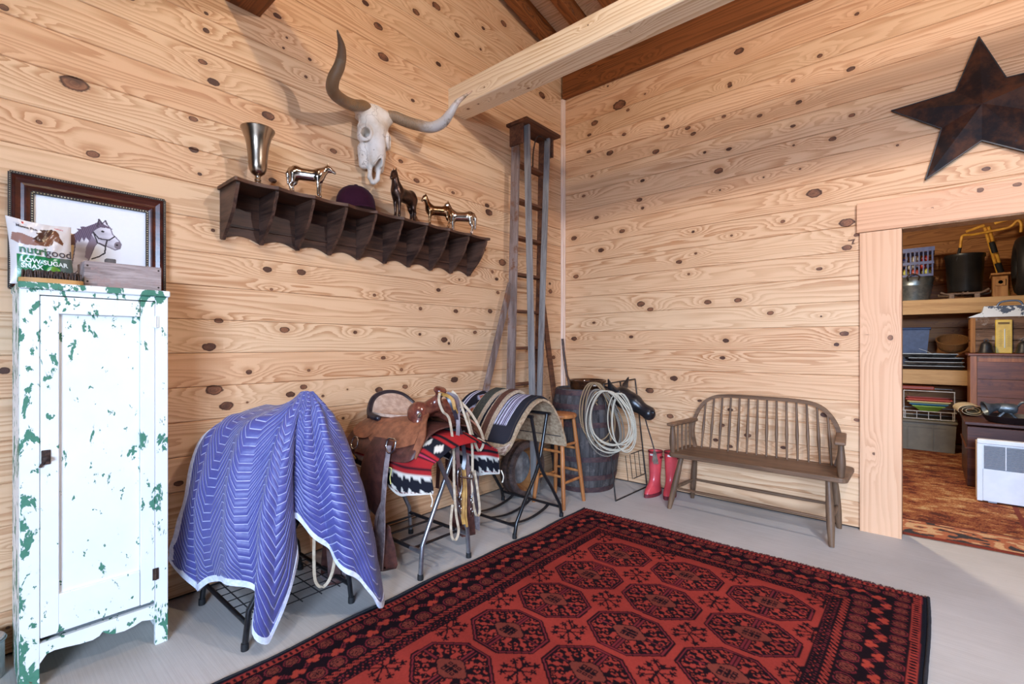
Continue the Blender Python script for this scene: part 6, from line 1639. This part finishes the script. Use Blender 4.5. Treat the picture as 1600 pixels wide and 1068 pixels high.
# yellow thermometer
TH = thing('thermometer', 'yellow wall thermometer with a white tube leaning on the crate', 'thermometer', (3.500, 3.012, TOPC))
YEL = mat('yellow_plate', srgb(226, 190, 24), srgb(206, 168, 16), rough=.4, scale=8, bump=0)
MB().box((0, 0, .176), (.126, .010, .352), bev=.004).obj('plate', YEL, TH)
MB().box((.006, -.007, .155), (.008, .006, .20), bev=.002).obj('tube', TW, TH)
m = MB(); m.box((-.0, -.006, .315), (.085, .002, .022)); m.obj('printed_heading', mat('thermo_print', srgb(120, 96, 40), bump=0), TH)
m = MB()
for k in range(14): m.box((-.022, -.0058, .075+.0125*k), (.028 if k % 2 == 0 else .016, .0014, .0022)); m.box((.036, -.0058, .075+.0125*k), (.028 if k % 2 == 0 else .016, .0014, .0022))
o = m.obj('scale_marks', mat('thermo_marks', srgb(110, 88, 36), bump=0), TH); o['kind'] = 'stuff'
# two dark bells
for x, lb in ((3.365, 'dark iron bell left of the yellow thermometer'), (3.640, 'dark iron bell right of the yellow thermometer')):
    BE = thing('iron_bell', lb, 'bell', (x, 2.952, TOPC), 0, 'iron bells on the cedar cupboard')
    m = MB(); m.lathe([(.062,.0), (.066,.004), (.058,.02), (.050,.05), (.046,.08), (.038,.105), (.02,.12), (.0001,.124)], 22); m.obj('bell', BLKF, BE, 50)
    m = MB(); a = np.linspace(0, 2*PI, 16, endpoint=False); m.tube([(.016*math.cos(q), 0, .134+.016*math.sin(q)) for q in a], .004, 6, True); m.obj('loop', BLKF, BE, 60)
# skillet, grinder and magazine on the dark chest
CT = .6045
SKT = thing('iron_skillet', 'black cast iron skillet on the dark chest', 'skillet', (3.475, 2.02, CT))
IRB = mat('cast_iron', srgb(34, 30, 34), srgb(22, 20, 24), rough=.5, scale=60, bump=.2)
m = MB(); m.lathe([(.0001,0), (.155,0), (.172,.010), (.20,.058), (.205,.062), (.198,.064), (.168,.016), (.0001,.012)], 40, caps=False); m.obj('pan', IRB, SKT, 50)
m = MB(); m.bar((.19, 0, .05), (.34, .03, .055), .034, .014, (0,1,0), .005); m.obj('handle', IRB, SKT)
GR = thing('meat_grinder', 'grey metal hand meat grinder lying in the black skillet', 'grinder', (3.44, 2.00, CT+.016))
GM = mat('grinder_tinned', srgb(136, 146, 152), srgb(86, 94, 100), rough=.42, metal=.7, scale=20, bump=.2)
Rg = rotm('Z', .3) @ rotm('Y', -PI/2-.25)
m = MB(); m.lathe([(.030,0), (.034,.03), (.040,.06), (.052,.085), (.066,.10), (.068,.108), (.060,.108), (.046,.085), (.03,.05)], 26, (-.05, 0, .125), Rg, caps=False); m.obj('hopper', GM, GR, 50)
m = MB(); m.lathe([(.0001,-.02), (.04,-.02), (.045,0), (.045,.08), (.036,.10), (.0001,.11)], 20, (-.04, .01, .11), rotm('Y', PI/2)); m.obj('barrel', GM, GR, 50)
m = MB(); m.bar((.01,0,.08), (.07,.02,.006), .03, .02, (0,1,0), .005); m.bar((-.02,0,.08), (-.08,-.03,.006), .03, .02, (0,1,0), .005); m.obj('foot', GM, GR)
m = MB(); m.tube(cr([(.06,.01,.13), (.09,.0,.17), (.13,-.01,.165), (.22,-.02,.12), (.27,-.02,.11)], 5), .010, 8); m.obj('crank', GM, GR, 60)
MG = thing('rolled_magazine', 'cream rolled magazine on the left corner of the dark chest', 'magazine', (3.225, 2.45, CT))
P = []
for k in range(60):
    a = k/60*5.2*PI; r = .032+.0012*k; P.append((r*math.cos(a), r*math.sin(a)*.55))
m = MB(); V = []; F = []
for (u, v) in P: V += [(u, -.17, v+.058), (u-.03, .17, v+.058)]
for i in range(len(P)-1): F.append((2*i, 2*i+1, 2*i+3, 2*i+2))
m.add(V, F); o = m.obj('pages', mat('magazine_paper', srgb(226, 212, 180), srgb(204, 188, 154), rough=.6, bump=0), MG); sd = o.modifiers.new('solid', 'SOLIDIFY'); sd.thickness = .0015
# white panel heater
HT = thing('panel_heater', 'white metal panel heater with louvred grille standing in the store room', 'heater', (3.50, 1.395, .0085))
WHT = mat('heater_white', srgb(228, 230, 232), srgb(218, 221, 224), rough=.35, scale=5, bump=0); LOU = mat('heater_louvre_grey', srgb(150, 156, 164), rough=.45, bump=0)
MB().box((0, .025, .26), (.574, .085, .50), bev=.006).obj('case', WHT, HT)
m = MB(); m.box((0, -.022, .497), (.585, .022, .036), bev=.005); m.box((-.2755, -.022, .243), (.034, .022, .47), bev=.003); m.box((.2755, -.022, .243), (.034, .022, .47), bev=.003); m.box((0, -.024, .143), (.515, .018, .262), bev=.003)
m.obj('front_frame', WHT, HT)
MB().box((0, -.016, .37), (.50, .006, .19)).obj('grille_back', mat('heater_dark', srgb(96, 102, 112), bump=0), HT)
for k in range(17): MB().box((0, -.025, .287+.0108*k), (.50, .012, .0052), rotm('X', .5)).obj('louvre', LOU if k % 1 == 0 else WHT, HT)
for x in (-.125, .0, .125): MB().box((x, -.0315, .375), (.006, .006, .19)).obj('grille_bar', WHT, HT)
m = MB(); m.box((.03, -.0345, .500), (.07, .002, .010)); m.obj('maker_plate', LOU, HT)
for x in (-.2, .2): MB().box((x, .025, .006), (.05, .085, .012)).obj('foot', LOU, HT)
m = MB(); m.box((-.292, .03, .26), (.010, .07, .47), bev=.002); m.obj('side_panel', mat('heater_tan_side', srgb(206, 178, 142), rough=.5, bump=0), HT)

# things on the top shelf
SZ = 1.8505
GT = thing('galvanized_tub', 'galvanized steel tub under the blue basket on the top shelf', 'tub', (2.76, 3.80, SZ))
GAL = mat('galvanized_steel', srgb(168, 180, 182), srgb(132, 146, 150), rough=.35, metal=.8, scale=16, bump=.05)
m = MB(); m.lathe([(.0001,0), (.150,0), (.155,.01), (.185,.18), (.189,.185), (.192,.20), (.189,.215), (.205,.285), (.211,.29), (.205,.296), (.196,.288), (.175,.15), (.148,.012), (.0001,.010)], 40, caps=False); m.obj('tub', GAL, GT, 50)
m = MB(); m.tube(cr([(.05,-.205,.25), (.055,-.225,.30), (.0,-.23,.325), (-.055,-.225,.30), (-.05,-.205,.25)], 5), .007, 8); m.obj('handle', RUST, GT, 60)
LB = thing('laundry_basket', 'slatted blue plastic basket of balls and toys on the galvanized tub', 'basket', (2.775, 3.80, SZ+.2985))
BLP = mat('blue_plastic', srgb(86, 104, 166), srgb(74, 90, 150), rough=.4, bump=0)
for z, h_ in ((.015, .03), (.165, .035), (.33, .05)):
    m = MB(); w = .17+.012*z/.3; m.box((0,-w,z), (2*w+.008,.008,h_)); m.box((0,w,z), (2*w+.008,.008,h_)); m.box((-w,0,z), (.008,2*w-.008,h_)); m.box((w,0,z), (.008,2*w-.008,h_)); m.obj('band', BLP, LB)
for k in range(9):
    x = -.165+.33*k/8
    for sx in (-1, 1): MB().box((x, sx*.172, .17), (.014, .006, .32)).obj('slat', BLP, LB); MB().box((sx*.172, x, .17), (.006, .014, .32)).obj('slat', BLP, LB)
MB().box((0, 0, .004), (.335, .335, .008)).obj('base', BLP, LB)
for i, (x, y, z, r, c, nm) in enumerate(((-.10,-.11,.053,.045,(206, 208, 92),'lime green'), (.0,-.115,.053,.045,(214, 96, 88),'coral red'), (.11,-.11,.053,.045,(200, 206, 96),'pale lime'), (-.04,-.10,.14,.042,(220, 214, 200),'cream white'), (.07,-.10,.14,.042,(206, 60, 58),'bright red'), (-.11,-.10,.205,.040,(58, 60, 130),'navy blue'), (.0,-.08,.225,.042,(232, 230, 226),'white'), (.10,-.09,.22,.042,(190, 48, 54),'crimson'))):
    B_ = thing('toy_ball', nm+' toy ball inside the blue slatted basket', 'ball', (2.775+x, 3.80+y, SZ+.2985+z-r), 0, 'toy balls in the blue basket')
    m = MB(); m.lathe([(max(.0001, r*math.sin(a)), r-r*math.cos(a)) for a in np.linspace(0, PI, 12)], 18, caps=False); m.obj('ball_skin', mat('ball_'+nm.replace(' ', '_'), srgb(*c), rough=.6, bump=0), B_, 60)
    m = MB(); m.tube([(r*1.002*math.cos(a), r*1.002*math.sin(a), r+r*.25*math.sin(2*a)) for a in np.linspace(0, 2*PI, 24, endpoint=False)], .0018, 5, True); m.obj('seam', TW, B_)
BP = thing('black_planter', 'big black plastic tub on a rusty metal cradle on the top shelf', 'tub', (3.235, 3.84, SZ))
BKP = mat('black_plastic_pot', srgb(36, 35, 34), srgb(24, 24, 24), rough=.38, scale=9, bump=.05)
m = MB(); m.lathe([(.0001,.09), (.150,.09), (.156,.10), (.178,.50), (.188,.51), (.188,.54), (.178,.545), (.170,.53), (.15,.11), (.0001,.105)], 40, caps=False); m.obj('pot', BKP, BP, 50)
m = MB(); m.tube(cr([(-.22,-.20,.085), (-.17,-.20,.062), (-.1,-.20,.06), (.1,-.20,.062), (.15,-.20,.068), (.20,-.20,.105)], 6), .014, 8); m.obj('cradle_rail', mat('rusty_cradle', srgb(136, 112, 92), srgb(96, 74, 58), rough=.6, metal=.3, bump=.2), BP, 60)
m = MB(); m.tube(cr([(-.24,.12,.085), (-.19,.12,.062), (.18,.12,.068), (.24,.12,.105)], 6), .014, 8); m.obj('cradle_rail', bpy.data.materials['rusty_cradle'], BP, 60)
for x in (-.12, .10):
    for y in (-.20, .12): MB().box((x, y, .028), (.05, .05, .056), bev=.004).obj('cradle_foot', bpy.data.materials['rusty_cradle'], BP)
for x in (-.02, .02): MB().bar((x, -.20, .066), (x, .12, .066), .03, .016).obj('cradle_slat', bpy.data.materials['rusty_cradle'], BP)
CB = thing('cart_frame', 'yellow tubular metal cart frame leaning above the black tub', 'cart', (3.45, 3.95, SZ))
YT = mat('yellow_tube', srgb(228, 172, 66), srgb(200, 142, 48), rough=.45, scale=20, bump=.05)
def yq(x, y, z): return np.array((x-3.45, y-3.95, z-SZ))
m = MB(); m.tube(cr([yq(3.19,3.66,2.46), yq(3.20,3.64,2.56), yq(3.22,3.64,2.60), yq(3.30,3.66,2.60), yq(3.45,3.68,2.62), yq(3.60,3.66,2.64), yq(3.66,3.64,2.70), yq(3.69,3.64,2.66), yq(3.69,3.66,2.57)], 6), .014, 10); m.obj('handlebar', YT, CB, 60)
for dx in (0, .035): MB().tube(lin(yq(3.40+dx,3.70,2.68), yq(3.60+dx,4.05,SZ+.012), 4), .016, 10).obj('shaft', YT, CB, 60)
m = MB(); m.bar(yq(3.24,3.68,2.645), yq(3.40,3.69,2.70), .03, .02, (0,0,1), .004); m.bar(yq(3.48,3.69,2.71), yq(3.62,3.68,2.75), .04, .03, (0,0,1), .006); m.obj('grip_clamp', YT, CB)
m = MB(); m.tube(lin(yq(3.46,3.72,2.50), yq(3.49,3.76,2.38), 3), .026, 10); m.obj('sleeve', RUB, CB, 60); m = MB(); m.tube(lin(yq(3.52,3.84,2.26), yq(3.55,3.88,2.16), 3), .030, 10); m.obj('sleeve', RUB, CB, 60)
m = MB(); m.tube(lin(yq(3.19,3.66,2.46), yq(3.16,3.7,2.30), 3), .016, 10); m.obj('grip', RUB, CB, 60)
BI = thing('bird_house', 'small plain wooden bird house on the top shelf beside the tyre', 'bird house', (3.525, 3.66, SZ))
BHW = wood('bird_house_wood', srgb(186, 136, 82), srgb(146, 98, 56), 2, 1.0, .7)
MB().box((0, .03, .12), (.125, .12, .235), bev=.003).obj('box', BHW, BI); MB().box((0, .015, .248), (.16, .17, .022), rotm('X', -.18), .003).obj('roof', BHW, BI)
MB().box((0, -.038, .165), (.085, .016, .075), bev=.003).obj('entrance_plate', BHW, BI)
m = MB(); m.lathe([(.0001,0), (.020,0)], 18, (0, -.0466, .168), rotm('X', PI/2)); m.obj('entrance_hole', RUB, BI)
TY = thing('tyre', 'black rubber wheelbarrow tyre standing on the top shelf', 'tyre', (3.715, 3.72, SZ))
m = MB(); pr_ = []
for k in range(12):
    a = 2*PI*k/12; pr_.append((.255+.085*math.cos(a), .075*math.sin(a)))
pr_.append(pr_[0]); m.lathe(pr_, 40, (0,0,.341), rotm('Y', PI/2), caps=False); m.obj('tyre_casing', mat('tyre_rubber', srgb(34, 33, 34), srgb(22, 22, 23), rough=.55, scale=40, bump=.3), TY, 60)
m = MB(); m.lathe([(.0001,-.03), (.175,-.03), (.185,0), (.175,.03), (.0001,.03)], 32, (0,0,.341), rotm('Y', PI/2)); m.obj('rim', RUST, TY, 50)
# middle shelf
MZ = 1.0005
BX = thing('blue_bin', 'dull blue plastic bin at the back of the middle shelf', 'bin', (2.745, 4.19, MZ))
DBL = mat('dull_blue', srgb(66, 84, 120), srgb(54, 70, 104), rough=.5, bump=0)
m = MB(); m.prism([(-.17,0), (.13,0), (.17,.50), (-.2,.50)], (0,-.14,0), (1,0,0), (0,0,1), (0,.28,0)); m.obj('tub', DBL, BX); MB().box((-.015, 0, .515), (.40, .31, .03), bev=.006).obj('lid', DBL, BX)
def wicker():
    t = NT('wicker_weave'); w1 = t.n('ShaderNodeTexWave', {'Scale': 60.0, 'Distortion': 2.0}, bands_direction='Z'); w2 = t.n('ShaderNodeTexWave', {'Scale': 30.0, 'Distortion': 2.0}, bands_direction='X')
    for w in (w1, w2): t.set(w.inputs['Vector'], t.obj())
    f = t.math('MULTIPLY', w1.outputs[1], w2.outputs[1]); t.bump(f, .8, .006); return t.out(t.mix(f, srgb(104, 66, 34), srgb(190, 138, 78)), .6, 0, .3)
WI = thing('wicker_basket', 'round brown wicker basket on the middle shelf', 'basket', (3.125, 3.76, MZ+.185))
WM = wicker()
m = MB(); m.lathe([(.0001,.0), (.10,.0), (.125,.02), (.145,.07), (.152,.13), (.145,.13), (.13,.06), (.0001,.02)], 36, (0,0,.06), rotm('X', .45), caps=False); m.obj('bowl', WM, WI, 60)
m = MB(); m.tube([np.array((.15*math.cos(a), .15*math.sin(a), .132)) @ rotm('X', .45).T+np.array((0,0,.06)) for a in np.linspace(0, 2*PI, 36, endpoint=False)], .009, 8, True); m.obj('braided_rim', WM, WI, 60)
for k, (lb, x, w, dy) in enumerate((('flat black metal tray lowest in the middle shelf pile', 2.93, .60, 0), ('grey edged metal tray in the middle shelf pile', 2.95, .54, -.02), ('dark baking tray near the top of the shelf pile', 2.97, .50, -.04), ('black tray on top of the shelf pile', 2.91, .52, -.02))):
    T_ = thing('baking_tray', lb, 'tray', (x, 3.80+dy, MZ+.002+.049*k), 0, 'baking trays on the middle shelf')
    mt_ = IRB if k % 2 == 0 else mat('tray_steel_%d' % k, srgb(120, 118, 114), srgb(84, 82, 80), rough=.4, metal=.7)
    V = [(-w/2+.03,-.16,0), (w/2-.03,-.16,0), (w/2-.03,.16,0), (-w/2+.03,.16,0), (-w/2,-.20,.042), (w/2,-.20,.042), (w/2,.20,.042), (-w/2,.20,.042)]
    MB().add(V, [(0,1,2,3), (0,4,5,1), (1,5,6,2), (2,6,7,3), (3,7,4,0)]).obj('pan', mt_, T_)
    MB().tube(cr([V[4], V[5], V[6], V[7]], 1, True), .005, 6, True).obj('rolled_rim', mat('tray_rim', srgb(150, 146, 136), rough=.4, metal=.6, bump=0) if 'tray_rim' not in bpy.data.materials else bpy.data.materials['tray_rim'], T_)
PT = thing('paper_tag', 'white paper tag lying on the tray pile', 'tag', (2.86, 3.70, MZ+.235)); MB().box((0,0,0), (.10, .07, .002), rotm('Y', .4)).obj('paper', TW, PT); m = MB(); m.tube(lin((.04,0,-.018), (.08,.01,-.046), 3), .002, 5); m.obj('string', WT, PT)
# low: storage bin, wire basket, coloured trays
SB_ = thing('storage_bin', 'olive grey lidded storage bin under the shelves', 'bin', (2.895, 3.88, .0085))
OLV = mat('olive_plastic', srgb(120, 112, 92), srgb(104, 96, 78), rough=.5, scale=5, bump=.02)
m = MB(); m.prism([(-.26,0), (.245,0), (.262,.34), (-.285,.34)], (0,-.29,0), (1,0,0), (0,0,1), (0,.56,0)); m.obj('tub', OLV, SB_); MB().box((-.01, -.01, .355), (.57, .61, .032), bev=.008).obj('lid', OLV, SB_)
for x in (-.19, .05): MB().box((x, -.292, .17), (.012, .010, .30), bev=.002).obj('rib', OLV, SB_)
m = MB(); m.box((-.05, -.292, .29), (.44, .008, .02), bev=.002); m.obj('ridge', OLV, SB_)
WR = thing('wire_basket', 'white wire basket holding stacked coloured trays on the storage bin', 'basket', (2.905, 3.86, .3845))
WIR = mat('white_coated_wire', srgb(214, 208, 196), srgb(190, 182, 168), rough=.5, bump=0)
for z, w in ((.008, .24), (.10, .25), (.35, .235)):
    lp_ = cr([(-w,-.24,z), (w,-.24,z), (w,.22,z), (-w,.22,z)], 1, True); MB().tube(lp_, .0055, 6, True).obj('wire_hoop', WIR, WR)
for k in range(5):
    x = -.22+.11*k; MB().tube(lin((x,-.24,.008), (x,-.24,.10), 2), .004, 6).obj('wire', WIR, WR)
for x in (-.235, .235): MB().tube(lin((x,-.24,.008), (x,-.24,.35), 3), .0055, 6).obj('wire', WIR, WR)
for k, (nm, c, z, w) in enumerate((('lime green', (150, 184, 66), .125, .30), ('teal blue', (46, 110, 140), .150, .36), ('cream yellow', (226, 206, 132), .178, .40), ('coral red', (206, 84, 62), .205, .43))):
    T_ = thing('plastic_tray', nm+' plastic tray in the stack inside the wire basket', 'tray', (2.905, 3.84, .3845+z-.03), 0, 'coloured trays in the wire basket')
    mt_ = mat('tray_'+nm.replace(' ', '_'), srgb(*c), rough=.4, bump=0); V = [(-w/2+.07,-.12,0), (w/2-.07,-.12,0), (w/2-.07,.14,0), (-w/2+.07,.14,0), (-w/2,-.19,.066), (w/2,-.19,.066), (w/2,.18,.066), (-w/2,.18,.066)]
    MB().add(V, [(0,1,2,3), (0,4,5,1), (1,5,6,2), (2,6,7,3), (3,7,4,0)]).obj('tray_dish', mt_, T_); MB().tube(cr(V[4:], 1, True), .006, 6, True).obj('rim', mt_, T_)
OR = thing('orange_lid', 'orange plastic lid lying on top of the wire basket', 'lid', (2.80, 3.90, .7575)); MB().box((0,0,0), (.30, .3, .03), bev=.008).obj('panel', mat('orange_plastic', srgb(206, 84, 44), rough=.45, bump=0), OR); MB().box((0,-.16,.008), (.32, .03, .045), bev=.008).obj('rim', bpy.data.materials['orange_plastic'], OR)
# left of the cabinet: pale tin on the floor
TN = thing('paint_tin', 'small pale round tin on the floor left of the cabinet', 'tin', (.13, -4.115, 0))
m = MB(); m.lathe([(.0001,0), (.066,0), (.068,.004), (.068,.15), (.070,.154), (.066,.158), (.0001,.152)], 28, caps=False); m.obj('can', mat('pale_tin', srgb(206, 204, 200), srgb(170, 168, 164), rough=.4, metal=.4), TN, 50)
m = MB(); m.tube([(.072*math.cos(a), .072*math.sin(a), .145) for a in np.linspace(0, 2*PI, 28, endpoint=False)], .003, 6, True); m.obj('rim', GAL, TN, 60)
